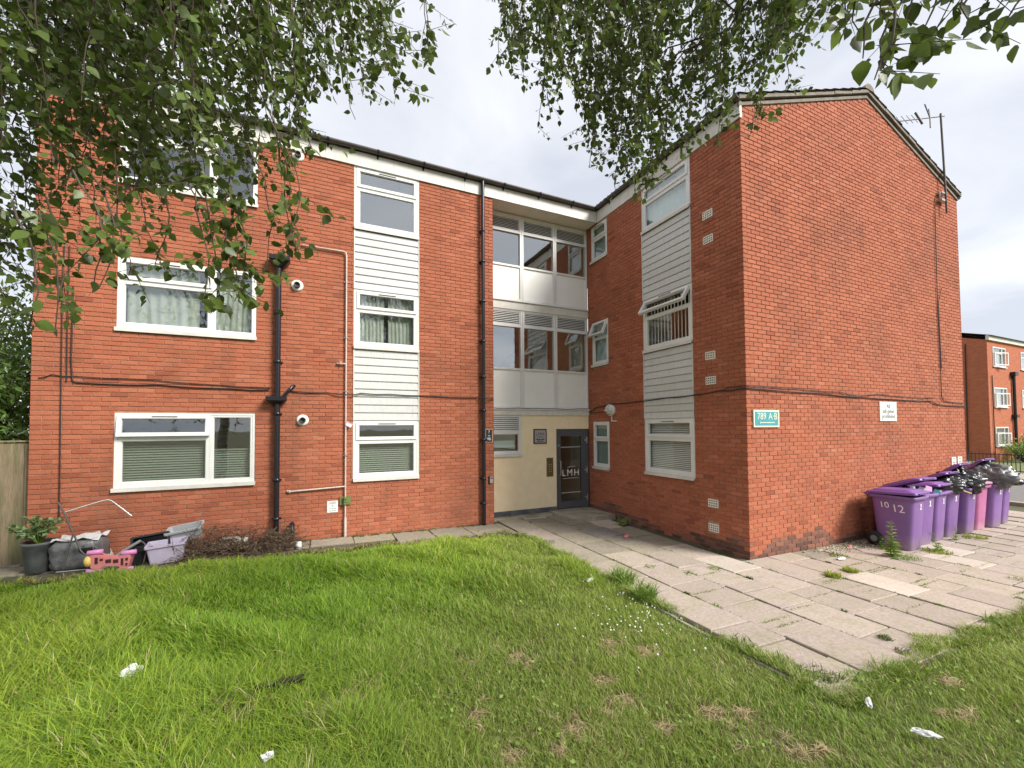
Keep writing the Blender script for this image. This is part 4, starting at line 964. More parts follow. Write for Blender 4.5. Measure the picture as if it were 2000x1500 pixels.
mb = MB(); mb.tube([(-.24, .36, .93), (-.24, .41, .965), (.24, .41, .965), (.24, .36, .93)], .016, 8); HANDLE = mb.mesh('handle', 'bin_lid')
BINS = [  # x, y, rz, material, lid angle, label
    (9.20, -4.66, R(2), 'bin_purple', 3, 'purple wheelie bin daubed 10 12 in white paint on its side'),
    (9.86, -4.55, R(-3), 'bin_purple', 21, 'purple wheelie bin with lid half up over pink and white cartons'),
    (10.52, -4.50, R(3), 'bin_purple', 9, 'purple wheelie bin with its lid resting on a crinkled grey bag'),
    (11.18, -4.46, R(-2), 'bin_purple', 26, 'purple wheelie bin with a yellow stick poking out of the rim'),
    (11.86, -4.50, R(2), 'bin_purple', 40, 'purple wheelie bin beside the pink one, lid pushed up by a large black bag'),
    (12.52, -4.46, R(0), 'bin_pink', 2, 'faded pink wheelie bin between the purple ones'),
    (13.20, -4.50, R(-2), 'bin_purple', 44, 'purple wheelie bin past the pink one with lid raised over grey bags'),
    (13.88, -4.44, R(4), 'bin_purple', 18, 'purple wheelie bin at the far end of the row by the gable end'),
]
for i, (x, y, rz, m, la, lab) in enumerate(BINS):
    t = thing('wheelie_bin', lab, 'wheelie bin', (x, y, gz(x)+.022), rz, 'wheelie bins along the gable wall')
    link(BODY[m], 'body', t); o = link(LID[m], 'lid', t); o.location = (0, .365, 1.0); o.rotation_euler = (R(-la), 0, R(random.uniform(-2, 2)))
    link(HANDLE, 'handle', t)
    for sx_ in (-.225, .225):
        w = link(WHEEL, 'wheel', t); w.location = (sx_*1.08, .27, .132); h = link(HUB, 'hub', w)
    if m == 'bin_purple':
        q = MB()
        for (a, b_, c, d) in ((.035, .067, .745, .835), (.012, .09, .731, .744), (.016, .034, .81, .828)): q.box(a, b_, -.004, .0, c, d)
        me = q.mesh('number', 'sign_white')
        for v in me.vertices: v.co.y = -(.5*(.565+(.62-.565)*(v.co.z-.45)/.41))-.002+v.co.y
        link(me, 'number', t)
    if i == 0:
        for txt, y0, z0, s in (('10', .10, .78, .15), ('12', -.10, .735, .19)):
            me = text_mesh(txt, s, 'paint_white', .0006)
            for v in me.vertices:
                tx, ty, tz = v.co; z = z0+ty; v.co = (-.5*(.485+(.52-.485)*(z-.45)/.41)-.005-tz, y0-tx+ty*.12, z)
            link(me, 'painted_number', t)
# rubbish bags bulging out of the bins
def lump(n=20, m_=14, rx=.3, ry=.3, rz=.25, seed=0, amp=.12, crease=.05):
    r = np.random.default_rng(seed); ks = r.normal(0, 3.0, (10, 3)); ph = r.uniform(0, 6.28, 10); k2 = r.normal(0, 8, (12, 3)); p2 = r.uniform(0, 6.28, 12)
    V = []; F = []
    for j in range(m_+1):
        th = math.pi*j/m_
        for i in range(n):
            f = 2*math.pi*i/n; d = np.array([math.sin(th)*math.cos(f), math.sin(th)*math.sin(f), math.cos(th)])
            s = 1+amp*np.sin(ks@d+ph).mean()*2.2+crease*(np.abs(np.sin(k2@d+p2)).mean()-.63)*6
            V.append((d[0]*rx*s, d[1]*ry*s, d[2]*rz*s))
    F = [(j*n+i, (j+1)*n+i, (j+1)*n+(i+1) % n, j*n+(i+1) % n) for j in range(m_) for i in range(n)]
    return V, F
def bag(x, y, z, rx, ry, rz, m, label, seed, name='rubbish_bag', knot=True):
    mb = MB(); v, f = lump(44, 30, rx, ry, rz, seed, .16, .16); mb.add(v, f, True); t = thing(name, label, 'rubbish bag', (x, y, z-rz*.9)); o = mb.build('sack', m, t, (0, 0, rz*.9))
    if knot:
        k = MB(); vv, ff = lump(10, 8, .05, .05, .06, seed+3, .3, .1); k.add([(p[0]+rx*.2, p[1], p[2]+rz*1.92) for p in vv], ff, True); k.build('knot', m, t)
BT = gz(11)+.98
bag(11.86, -4.62, BT+.13, .30, .38, .26, 'black_bag', 'glossy black bag bulging under the lid beside the pink bin', 1)
bag(13.16, -4.64, BT+.17, .31, .40, .30, 'grey_bag', 'crumpled dark grey bag under the raised lid past the pink bin', 2)
bag(13.88, -4.62, BT+.09, .26, .33, .20, 'black_bag', 'small black bag squeezed under the lid of the end bin', 4)
bag(11.18, -4.60, BT+.09, .25, .32, .19, 'black_bag', 'flattened black bag filling the bin with the yellow stick', 6)
bag(10.52, -4.52, BT-.02, .23, .28, .10, 'grey_bag', 'crinkled clear grey bag under the resting purple lid', 8)
bag(9.86, -4.50, BT-.02, .22, .27, .11, 'black_bag', 'dark bag beneath the pink and white cartons', 9)
def carton(x, y, z, sx_, sy, sz, rot, m, label, stripe=None):
    t = thing('carton', label, 'carton', (x, y, z)); t.rotation_euler = rot
    MB().box(-sx_/2, sx_/2, -sy/2, sy/2, 0, sz).build('box', m, t)
    if stripe: MB().box(-sx_/2*.8, sx_/2*.8, -sy/2-.002, sy/2+.002, sz*.3, sz*.7).build('printed_band', stripe, t)
carton(9.66, -4.72, BT+.0, .12, .05, .17, (R(-8), R(6), R(10)), 'paper_white', 'plain white carton standing up in the half open bin')
carton(9.80, -4.78, BT+.02, .17, .09, .12, (R(14), R(24), R(-12)), 'paper_white', 'white carton with pink band tilted in the half open bin', 'toy_wheel')
carton(9.95, -4.78, BT+.03, .15, .09, .12, (R(22), R(-30), R(20)), 'toy_wheel', 'bright pink carton lying on the white ones', 'paper_white')
carton(10.20, -4.80, BT-.02, .14, .1, .1, (R(30), R(10), R(40)), 'teal', 'blue crumpled packet between two purple bins')
ys_ = thing('yellow_stick', 'yellow plastic stick poking out over a bin rim', 'stick', (11.04, -4.86, BT+.02)); mb = MB(); mb.tube([(-.02, .08, .06), (.16, -.14, -.06)], .013, 6); mb.build('rod', 'toy_yellow', ys_); mb = MB(); mb.lathe([(.03, -.01), (.035, .02), (.01, .035)], 10, (-.02, .08, .05)); mb.build('knob', 'toy_yellow', ys_)

# ------------------------------------------------------------------ junk along the foot of the left wing
def P(u, v, y): return Vector(plane_pt(u, v, 1, y))
def obj_at(name, label, cat, u, v, y):
    p = P(u, v, y); return thing(name, label, cat, p), p
PX, PY = -4.24, -.42; pz = gz(PX)+.02
pot = thing('plant_pot', 'large dark grey plastic plant pot beside the wooden fence', 'plant pot', (PX, PY, pz))
mb = MB(); mb.lathe([(.135, 0), (.14, .015), (.168, .37), (.185, .385), (.188, .425), (.170, .425), (.160, .36)], 28); mb.build('pot', 'pot', pot); mb = MB(); mb.lathe([(.162, .36), (.160, .375)], 20); mb.build('compost', 'soil', pot)
LEAF4 = np.array([(0, 0, 0), (.42, .30, .06), (1, 0, -.05), (.42, -.30, .06)])
def leaf_cloud(pts, dirs, sizes, m, name, parent, seed=0, droop=.4, kind=None, ratio=1.0):
    r = np.random.default_rng(seed); n = len(pts); V = np.zeros((n, 4, 3))
    for i in range(n):
        d = Vector(dirs[i]).normalized(); side = d.cross(Vector((0, 0, 1))); side = side.normalized() if side.length > .05 else Vector((1, 0, 0)); q = Matrix.Rotation(r.normal(0, .7), 3, d); side = q @ side; up = side.cross(d)
        M = np.array([d, side*ratio, up]).T
        V[i] = np.asarray(pts[i])+(LEAF4*sizes[i]) @ M.T
    F = np.arange(4*n).reshape(n, 4)
    Ft = np.concatenate([F[:, [0, 1, 2]], F[:, [0, 2, 3]]])
    return link(np_mesh(name, V.reshape(-1, 3), Ft, m, smooth=False), name, parent, kind=kind)
pl = thing('potted_plant', 'bushy pale green leafy plant growing in the dark grey pot', 'plant', (PX, PY, pz+.37))
mb = MB(); pts = []; dirs = []; sz = []
for k in range(26):
    a = rng.uniform(0, 6.28); rr = rng.uniform(.06, .40); h = rng.uniform(.10, .46)*(1.15-rr*.9); tip = Vector((rr*math.cos(a), rr*math.sin(a)*.6, h)); mid = tip*.5+Vector((0, 0, .10))
    mb.tube([(0, 0, -.02), mid, tip], [.007, .005, .003], 5)
    for q in range(16):
        t = .3+.7*q/16; p = mid.lerp(tip, (t-.5)*2) if t > .5 else Vector((0, 0, 0)).lerp(mid, t*2); d = Vector((rng.normal(), rng.normal(), rng.normal()*.4)); d = (d.normalized()+tip.normalized()*.5).normalized(); pts.append(p); dirs.append(d); sz.append(rng.uniform(.045, .085))
mb.build('stems', 'weed_leaf', pl, kind='stuff'); leaf_cloud(pts, dirs, sz, 'pot_leaf', 'foliage', pl, 3, kind='stuff', ratio=1.3)
# wrapped bale
gb_ = thing('wrapped_bale', 'square bale wrapped in torn grey plastic next to the plant pot', 'bale', (-3.80, -.40, gz(-3.8)+.02))
def soft_box(w, d, h, seed, jit=.012, n=9, bev=.05):
    r = np.random.default_rng(seed); rings = []
    for j in range(n+1):
        z = h*j/n; e = bev*(abs(2*j/n-1)**6); ring = rring(w-2*e, d-2*e, .06, z, 0, 5); rings.append([(p[0]+r.normal(0, jit), p[1]+r.normal(0, jit), p[2]+r.normal(0, jit*.4)) for p in ring])
    mb = MB(); mb.loft(rings); return mb
soft_box(.54, .40, .43, 5).build('bale', 'grey_bag', gb_)
mb = MB(); n = 9
V_ = [(-.26+.52*i/n, -.19+.40*j/n, .440+.025*math.sin(i*1.3+j)+random.gauss(0, .008)) for j in range(n+1) for i in range(n+1)]
mb.add(V_, [(j*(n+1)+i, j*(n+1)+i+1, (j+1)*(n+1)+i+1, (j+1)*(n+1)+i) for j in range(n) for i in range(n)], True); mb.build('torn_sheet', 'paper_white', gb_)
mb = MB(); v, f = lump(18, 10, .10, .02, .065, 11, .25, .1); mb.add([(p[0]+.13, p[1]-.20, p[2]+.30) for p in v], f, True); mb.build('tear', 'black_bag', gb_)
# folding airer frame of thin tube
af = thing('metal_airer_frame', 'bent thin metal frame leaning over the wrapped bale', 'metal frame', P(123, 1112, -.74))
o0 = Vector(af.location)
def tubes(parent, o0, segs, r, m, y, name):
    for s in segs:
        mb = MB(); mb.tube([P(u, v, y+dy)-o0 for u, v, dy in s], r, 7); mb.build(name, m, parent)
tubes(af, o0, [[(113, 981, .15), (126, 1003, .12), (145, 1046, .06), (158, 1076, .02), (164, 1082, 0), (182, 1086, 0)], [(142, 1046, .05), (133, 1075, .02), (123, 1112, 0)]], .011, 'gutter_grey', -.74, 'leg')
tubes(af, o0, [[(125, 1001, .13), (160, 990, .2), (200, 978, .3), (212, 976, .32), (219, 979, .32), (238, 993, .3), (257, 1008, .28)]], .011, 'steel', -.74, 'rail'); tubes(af, o0, [[(109, 1118, 0), (172, 1112, 0)]], .010, 'steel', -.74, 'foot_rail')
# overturned toy
ty = thing('toy_ride_on', 'overturned pink toy ride-on with four mauve wheels and yellow seat', 'toy', P(212, 1122, -.85)); o0 = Vector(ty.location); ty.location.z += .03
for (u, v, s, dz) in ((186, 1083, .075, 0), (252, 1083, .075, 0), (184, 1119, .07, 0), (246, 1116, .07, 0)):
    mb = MB(); c = P(u, v, -.85)-o0; mb.lathe([(.02, -.085), (.034, -.08), (.036, .08), (.02, .085)], 16, c, (1, .15, 0)); mb.build('wheel', 'toy_wheel', ty)
mb = MB(); q = [(178, 1088), (196, 1087), (204, 1092), (232, 1092), (240, 1086), (256, 1087), (257, 1094), (251, 1112), (240, 1116), (232, 1108), (205, 1108), (192, 1118), (178, 1112), (182, 1100)]
pts = [P(u, v, -.85)-o0 for u, v in q]; n = len(pts)
mb.add([p+Vector((0, -.035, 0)) for p in pts]+[p+Vector((0, .10, 0)) for p in pts], [tuple(range(n)), tuple(reversed(range(n, 2*n)))]+[(i, i+n, (i+1) % n+n, (i+1) % n) for i in range(n)]); mb.build('frame', 'toy_pink', ty)
for (u0, u1, v0, v1) in ((185, 191, 1093, 1106), (195, 201, 1095, 1100), (206, 217, 1096, 1104), (221, 231, 1096, 1104), (236, 241, 1094, 1108), (245, 250, 1093, 1099), (245, 249, 1103, 1109)):
    if 1:
        a = P(u0, v1, -.885)-o0; b = P(u1, v0, -.885)-o0; MB().box(a.x, b.x, a.y-.006, a.y-.001, a.z, b.z).build('recess', 'plaque_frame', ty)  # raised dark plates, coloured for the shade inside the frame's openings
mb = MB(); v, f = lump(16, 10, .055, .08, .085, 20, .04, 0.); mb.add([(p[0], p[1], p[2]) for p in v], f, True); mb.build('seat', 'toy_yellow', ty, P(174, 1100, -.83)-o0)
# white bent panel, crates and boxes
wp = thing('bent_white_panel', 'bent dirty white panel propped behind the bale against the wall', 'panel', P(200, 1090, -.22)); o0 = Vector(wp.location)
mb = MB(); q = [((165, 1050), (160, 1054)), ((185, 1039), (178, 1046)), ((195, 1036), (188, 1048)), ((208, 1058), (200, 1066)), ((222, 1082), (213, 1092))]
V_ = [];
for a, b in q: V_ += [P(*a, -.14)-o0, P(*b, -.34)-o0]
mb.add(V_, [(2*i, 2*i+1, 2*i+3, 2*i+2) for i in range(len(q)-1)], False); V2 = [p+Vector((.004, 0, -.02)) for p in V_]; mb.add(V2, [(2*i, 2*i+2, 2*i+3, 2*i+1) for i in range(len(q)-1)], False); mb.build('sheet', 'white_board', wp)
def tub(name, label, cat, loc, rot, w, d, h, m, rim=.02, taper=.88, th=.015):
    t = thing(name, label, cat, loc); t.rotation_euler = rot; mb = MB()
    mb.loft([rring(w*taper, d*taper, .03, 0), rring(w, d, .03, h-.03), rring(w+rim*2, d+rim*2, .03, h-.03), rring(w+rim*2, d+rim*2, .03, h), rring(w-th, d-th, .03, h), rring(w*taper-th, d*taper-th, .03, th)], True, True, False)
    mb.build('tub', m, t); return t
bz = lambda x: gz(x)+.022
tub('black_crate', 'black plastic crate lying on its side against the wall', 'crate', (-3.00, -.16, bz(-3)+.17), (R(80), R(-6), R(6)), .44, .34, .26, 'black_crate')
tub('grey_storage_box', 'pale grey storage box tipped on the black crate', 'storage box', (-2.56, -.22, bz(-2.5)+.26), (R(14), R(-9), R(-2)), .46, .24, .20, 'grey_box')
tub('lilac_storage_box', 'lilac plastic storage box standing in front of the grey one', 'storage box', (-2.74, -.50, bz(-2.7)), (R(4), R(-3), R(6)), .46, .30, .29, 'lilac')
tub('black_tray', 'shallow black tray under the crate by the toy', 'tray', (-3.12, -.46, bz(-3)), (0, 0, R(10)), .30, .26, .22, 'black_crate')
ho = thing('grey_hose_pipe', 'short grey plastic hose leaning out of the black tray', 'hose', P(226, 1090, -.62)); o0 = Vector(ho.location)
mb = MB(); mb.tube([P(222, 1090, -.62)-o0, P(240, 1077, -.60)-o0, P(258, 1066, -.58)-o0, P(275, 1056, -.56)-o0], .022, 8); mb.build('tube', 'ink_soft', ho); mb = MB(); mb.tube([P(275, 1056, -.56)-o0, P(283, 1062, -.58)-o0, P(285, 1080, -.6)-o0, P(280, 1100, -.62)-o0], .009, 6); mb.build('flex', 'gutter_grey', ho)
# dead brushwood
bw = thing('dead_brushwood', 'brown heap of dead brushwood against the wall below the soil pipe', 'brushwood', (-1.75, -.45, bz(-1.75)))
mb = MB(); lp_ = []; ld = []; ls = []
for k in range(900):
    x = rng.uniform(-.88, .80); hh = (.50-.24*abs(x+.30)/1.0)*(1 if x > -.7 else .6); a = rng.uniform(0, 6.28); L_ = rng.uniform(.12, .42); z = abs(rng.normal(0, hh*.40)); p = Vector((x, rng.normal(0, .13)-.04*(x < -.3), min(z, hh)))
    d = Vector((rng.normal(0, 1), rng.normal(0, .6), rng.normal(.05, .45))).normalized(); p2 = p+d*L_*.5+Vector((0, 0, rng.normal(0, .03))); p3 = p+d*L_; p2.z = max(p2.z, .0); p3.z = max(min(p3.z, .52), .0); 
    p.y = min(p.y, .36); p2.y = min(p2.y, .38); p3.y = min(p3.y, .40)
    mb.tube([p, p2, p3], [.005, .004, .002], 3, cap=False)
    if k % 3 > 0:
        for q in range(4): lp_.append(p2.lerp(p3, q/3)); ld.append((rng.normal(), rng.normal(), rng.normal())); ls.append(rng.uniform(.02, .045))
mb.build('twigs', 'dead_twig', bw, kind='stuff'); leaf_cloud(lp_, ld, ls, 'dead_leaf', 'dead_leaves', bw, 5, kind='stuff')
for i, (u0, v0, u1, v1, r, lab) in enumerate(((412, 1074, 448, 1062, .045, 'pale sawn log lying along the brushwood'), (458, 1061, 472, 1055, .06, 'short pale log lodged high in the brushwood'), (474, 1056, 484, 1054, .045, 'small round log end beside the short pale log'))):
    a, b = P(u0, v0, -.42), P(u1, v1, -.40); t = thing('log', lab, 'log', a); mb = MB(); d = b-a; mb.tube([Vector((0, 0, 0)), d*.5+Vector((0, .01, .008)), d], [r, r*1.05, r*.92], 10); mb.build('wood', 'log_bark', t)
bt = thing('white_batten', 'thin white batten lying on the brushwood', 'batten', P(427, 1053, -.25)); MB().box(0, .30, -.02, .02, -.012, .012).build('strip', 'paint_white', bt)
rg = thing('white_rag', 'crumpled white rag by the gully pipe', 'rag', (-.92, -.50, bz(-.9)+.04)); mb = MB(); v, f = lump(14, 9, .06, .05, .075, 31, .3, .12); mb.add(v, f, True); mb.build('cloth', 'paper_white', rg)

# ------------------------------------------------------------------ litter
def litter(name, label, cat, u, v, w, d, h, m, seed, rz=0., lift=.03, zadd=0.):
    g0 = onz_(u, v); t = thing(name, label, cat, (g0[0], g0[1], g0[2]+zadd)); t.rotation_euler = (0, 0, rz)
    mb = MB(); vv, ff = lump(14, 9, w/2, d/2, h/2, seed, .35, .12); mb.add([(p[0]+random.gauss(0, w*.05), p[1]+random.gauss(0, d*.08), p[2]+lift+h/2+random.gauss(0, h*.12)) for p in vv], ff, False); mb.build('wrapper', m, t)
def onz_(u, v):
    p = CAM
    z = .03
    for _ in range(8):
        d = ray(u, v); t = (z-CAM[2])/d[2]; p = CAM+d*t; z = gz(p[0])
    return p
litter('crushed_cup', 'crushed clear plastic cup lying in the long grass', 'litter', 252, 1352, .11, .10, .10, 'paper_white', 41, .4, .10)
litter('white_wrapper', 'small white wrapper in the lawn near the paving corner', 'litter', 1697, 1386, .13, .035, .03, 'paper_white', 42, .5, .04)
litter('white_wrapper', 'long crumpled white wrapper in the grass right of the paving', 'litter', 1806, 1450, .14, .04, .03, 'paper_white', 43, -.9, .05)
litter('white_wrapper', 'white scrap among the clover flowers near the paving edge', 'litter', 1153, 1143, .12, .04, .04, 'paper_white', 44, .1, .05)
litter('white_wrapper', 'white folded paper at the foot of the long grass', 'litter', 522, 1502, .07, .05, .04, 'paper_white', 45, .3, .06)
litter('pink_wrapper', 'pink and white wrapper on the paving beside the manhole', 'litter', 1223, 1052, .20, .06, .05, 'toy_pink', 46, .5, .0, .022)
litter('green_bag', 'green crumpled carrier bag at the foot of the side wall', 'litter', 1222, 1028, .26, .14, .14, 'far_hedge', 47, .3, .0, .022)
litter('stone_lump', 'small broken stone lying on the doorstep', 'stone', 1195, 1008, .12, .10, .07, 'concrete', 48, .2, .0, .06)
litter('red_wrapper', 'red crisp packet on the debris beside the bins', 'litter', 1660, 1072, .22, .05, .04, 'toy_pink', 49, .3, .0, .022)
litter('white_tray', 'flat white scrap on the paving before the bins', 'litter', 1643, 1095, .17, .07, .03, 'paper_white', 50, .2, .0, .022)
bp = thing('black_plastic_strip', 'black plastic strip lying in the long grass', 'litter', (-.87, -4.98, gz(-.87))); mb = MB(); mb.box(-.17, .17, -.03, .03, .10, .13); mb.box(-.17, .17, -.035, -.028, .07, .13); mb.build('strip', 'black_crate', bp)
# rubble and leaf debris along the foot of the gable
db_ = MB()
for k in range(420):
    x = 7.1+2.4*rng.beta(2.2, 1.2); y = YC-.05-abs(rng.normal(0, .16)); s = rng.uniform(.006, .022); z = gz(x)+.022
    vv, ff = lump(5, 3, s*rng.uniform(.8, 2.), s, s*.6, int(rng.integers(1e6)), .3); db_.add([(p[0]+x, p[1]+y, p[2]+z+s*.3) for p in vv], ff)
db_.build('rubble', 'concrete', kind='stuff', label='crumbled rubble and dirt along the foot of the gable', cat='rubble')
pts = []; dirs = []; sz = []
for k in range(700):
    x = 6.9+2.6*rng.beta(2.2, 1.2); y = YC-.04-abs(rng.normal(0, .22)); pts.append((x, y, gz(x)+.026+rng.uniform(0, .01))); dirs.append((rng.normal(), rng.normal(), rng.normal()*.15)); sz.append(rng.uniform(.015, .04))
for k in range(260):
    y = rng.uniform(-3.9, .2); pts.append((XB-.03-abs(rng.normal(0, .06)), y, gz(5.8)+.026)); dirs.append((rng.normal(), rng.normal(), rng.normal()*.15)); sz.append(rng.uniform(.012, .035))
leaf_cloud(pts, dirs, sz, 'dead_leaf', 'leaf_litter', None, 8, kind='stuff')

# ------------------------------------------------------------------ lawn
def vnoise(x, y, f, seed):
    r = np.random.default_rng(seed); s = 0
    for k in range(7):
        a = r.uniform(0, 6.28); ff = f*r.uniform(.5, 1.9); s = s+np.sin((x*np.cos(a)+y*np.sin(a))*ff+r.uniform(0, 6.28))
    return s/7**.5
def path_edge(x): return np.interp(x, [-9, -3, -2, -.5, 3.1], [-1.0, -1.02, -.95, -.98, -1.04])+.06*np.sin(x*5.3)+.04*np.sin(x*13)
def in_lawn(x, y):
    e = 3.15+.05*np.sin(y*7)+.04*np.sin(y*17+1)+.10*np.clip(vnoise(y, y*.3, 2.6, 33), -.3, 2)+np.clip(-y-5.9, 0, 1)*.45
    return ((x < e) & (y < path_edge(x))) | ((y < -6.68+.05*np.sin(x*9)+.03*np.sin(x*23)+.09*np.clip(vnoise(x, x*.3, 2.2, 34), -.4, 2)) & (x >= 3.0))
DRY = [(455, 1425), (470, 1408), (620, 1402), (640, 1410), (930, 1397), (1010, 1282), (1215, 1367), (1225, 1370), (1130, 1422), (1180, 1332), (1455, 1394), (1390, 1392), (1560, 1472), (1300, 1425), (1190, 1257), (1260, 1272), (1860, 1330), (1880, 1400), (690, 1385), (1000, 1480), (900, 1290)]
DRYP = np.array([onz_(u, v)[:2] for u, v in DRY]); DRYR = rng.uniform(.05, .09, len(DRYP))
_k = [rng.integers(len(DRYP)) for _ in range(46)]; DRYP = np.r_[DRYP, DRYP[_k]+rng.normal(0, .13, (46, 2))]; DRYR = np.r_[DRYR, rng.uniform(.02, .055, 46)]
def blades(x, y, z, h, w, lean, ang, col, name, kind='stuff', parent=None, mt='blade', label=None, cat=None):
    n = len(x); t = np.array([0, .42, .76, 1.0]); ca, sa = np.cos(ang), np.sin(ang)
    dx = lean[:, None]*t**2; hz = h[:, None]*(t-.22*(lean/np.maximum(h, 1e-4))[:, None]*t**3)
    cx = x[:, None]+ca[:, None]*dx; cy = y[:, None]+sa[:, None]*dx; cz = z[:, None]+np.maximum(hz, .004)
    tw = ang+rng.normal(1.57, .8, n); wx, wy = np.cos(tw), np.sin(tw); ww = w[:, None]*np.array([.8, 1.0, .62, 0])*.5
    V = np.zeros((n, 7, 3)); 
    for k in range(3):
        V[:, 2*k] = np.c_[cx[:, k]-wx*ww[:, k], cy[:, k]-wy*ww[:, k], cz[:, k]]; V[:, 2*k+1] = np.c_[cx[:, k]+wx*ww[:, k], cy[:, k]+wy*ww[:, k], cz[:, k]]
    V[:, 6] = np.c_[cx[:, 3], cy[:, 3], cz[:, 3]]
    T = np.array([(0, 1, 3), (0, 3, 2), (2, 3, 5), (2, 5, 4), (4, 5, 6)]); F = (np.arange(n)[:, None, None]*7+T[None]).reshape(-1, 3)
    o = link(np_mesh(name, V.reshape(-1, 3), F, mt, True, np.repeat(col, 7, 0)), name, parent, kind=kind, label=label, cat=cat); return o
def grass(N, name, seed):
    r = np.random.default_rng(seed); x = r.uniform(-9.5, 10.5, N); y = r.uniform(-9.6, -.6, N)
    ok = in_lawn(x, y); x, y = x[ok], y[ok]
    dx, dy = x-CAM[0], y-CAM[1]; dist = np.hypot(dx, dy); fwd = dx*FW[0]+dy*FW[1]; lat = dx*RT[0]+dy*RT[1]
    keep = (fwd > 1.3) & (np.abs(lat) < fwd*1.32+.9) & (r.random(len(x)) < np.minimum(1, (3.1/np.maximum(dist, .5))**1.05))
    keep |= (r.random(len(x)) < .05)
    x, y, dist = x[keep], y[keep], dist[keep]; n = len(x); z = gz(x)-.028+np.where((x > 3.08) & (y > -6.8), .040, 0)
    # long grass on the far left, shorter worn turf towards the paving
    side = ((y+5.5)*1.0-(x+.3)*1.22)/1.6; longf = 1/(1+np.exp(-(side+.45*vnoise(x, y, 1.3, 4))*2.6))
    edge = np.exp(-((x-2.95)/.30)**2)*(y < -1.2)*(y > -6.6)*np.clip(.6+.7*vnoise(x, y, 2.5, 9), 0, 1); longf = np.maximum(longf, edge*.75)
    rightf = (x > 3.2).astype(float)
    tuft = vnoise(x, y, 5.0, 2); big_ = vnoise(x, y, 1.6, 3)
    h = (.062+.15*longf)*(1+.28*tuft+.22*big_)*r.uniform(.55, 1.25, n)+.012; h = h*np.clip(.30+1.1*(path_edge(x)-y), .3, 1)*np.where(x > 3.0, np.clip(.6+.9*(-6.76-y), .55, 1), 1); h = np.clip(h, .018, .34)
    w = (.0032+.0014*longf)*(.85+.16*dist)*r.uniform(.7, 1.3, n)
    ang = r.uniform(0, 6.28, n)*.75+vnoise(x, y, 1.1, 6)*1.2; lean = h*r.uniform(.25, 1.15, n)
    fresh = np.array([.205, .350, .027]); yel = np.array([.325, .420, .046]); dark = np.array([.118, .222, .030]); dull = np.array([.265, .330, .080]); straw = np.array([.54, .45, .24])
    m1 = np.clip(.5+.45*big_+r.normal(0, .25, n), 0, 1)[:, None]; col = fresh*(1-m1)+yel*m1
    dk = (r.random(n) < .22)[:, None]; col = np.where(dk, dark*1.15, col); m2 = (np.clip(1-longf, 0, 1)*.55)[:, None]; col = col*(1-m2)+dull*m2
    dry = vnoise(x, y, 3.2, 12)*.5+vnoise(x, y, 9, 13)*.4; ps = .03+.12*(1-longf)*np.clip(.35+.6*dry, 0, 1); sw = r.random(n) < ps
    near = np.zeros(n)
    for (px_, py_), rr in zip(DRYP, DRYR): near = np.maximum(near, np.exp(-((x-px_)**2+(y-py_)**2)/(rr*rr)))
    sw |= r.random(n) < near*.95; h = np.where(near > .35, h*(.35+.2*r.random(n)), h); lean = np.where(near > .35, h*1.4, lean)
    col = np.where(sw[:, None], straw*r.uniform(.65, 1.25, (n, 1)), col); col = col*r.uniform(.75, 1.22, (n, 1))
    return blades(x, y, z, h, w, lean, ang, col, name), n
lawn, nb = grass(1500000, 'lawn_grass', 5); print('BLADES', nb)
lawn['label'] = 'unmown green lawn, long on one side and worn by the paving'; lawn['category'] = 'grass'
# turf creeping over the edge of the paving
n = 9000; fy = rng.uniform(-6.9, -1.1, n); fx = 3.10+rng.normal(0, .05, n)+.05*np.sin(fy*6); n2 = 9000; gx_ = 3.0+7.5*rng.random(n2)**1.4; gy_ = -6.80+rng.normal(0, .055, n2)+.04*np.sin(gx_*7)
fx = np.r_[fx, gx_]; fy = np.r_[fy, gy_]; n = len(fx); thin = vnoise(fx*1.0, fy*1.0, 5., 61) > -.7; fx, fy = fx[thin], fy[thin]; n = len(fx)
hh_ = rng.uniform(.035, .12, n)*(1+.35*vnoise(fx, fy, 6., 62)); fc = np.where((rng.random(n) < .2)[:, None], np.array([.50, .42, .22]), np.array([.22, .33, .045]))*rng.uniform(.6, 1.25, (n, 1))
blades(fx, fy, gz(fx)-.012, np.clip(hh_, .02, .2), rng.uniform(.004, .0085, n), hh_*rng.uniform(.3, 1.2, n), rng.uniform(0, 6.28, n), fc, 'edge_grass', label='ragged grass creeping over the edges of the paving', cat='grass')
# hay scraps lying on the dry patches
xx = []; 
for (px_, py_), rr in zip(DRYP, DRYR):
    k = int(rr*700); a = rng.uniform(0, 6.28, k); q = np.sqrt(rng.random(k))*rr*.85; xx.append(np.c_[px_+q*np.cos(a), py_+q*np.sin(a)*.7])
xx = np.concatenate(xx); n = len(xx)
blades(xx[:, 0], xx[:, 1], gz(xx[:, 0])-.02+rng.uniform(.01, .045, n), rng.uniform(.006, .03, n), rng.uniform(.004, .009, n), rng.uniform(.04, .10, n), rng.uniform(0, 6.28, n), np.array([.52, .425, .235])*rng.uniform(.6, 1.15, (n, 1)), 'dry_cuttings', label='scattered clumps of dry brown grass cuttings on the lawn', cat='dry grass')
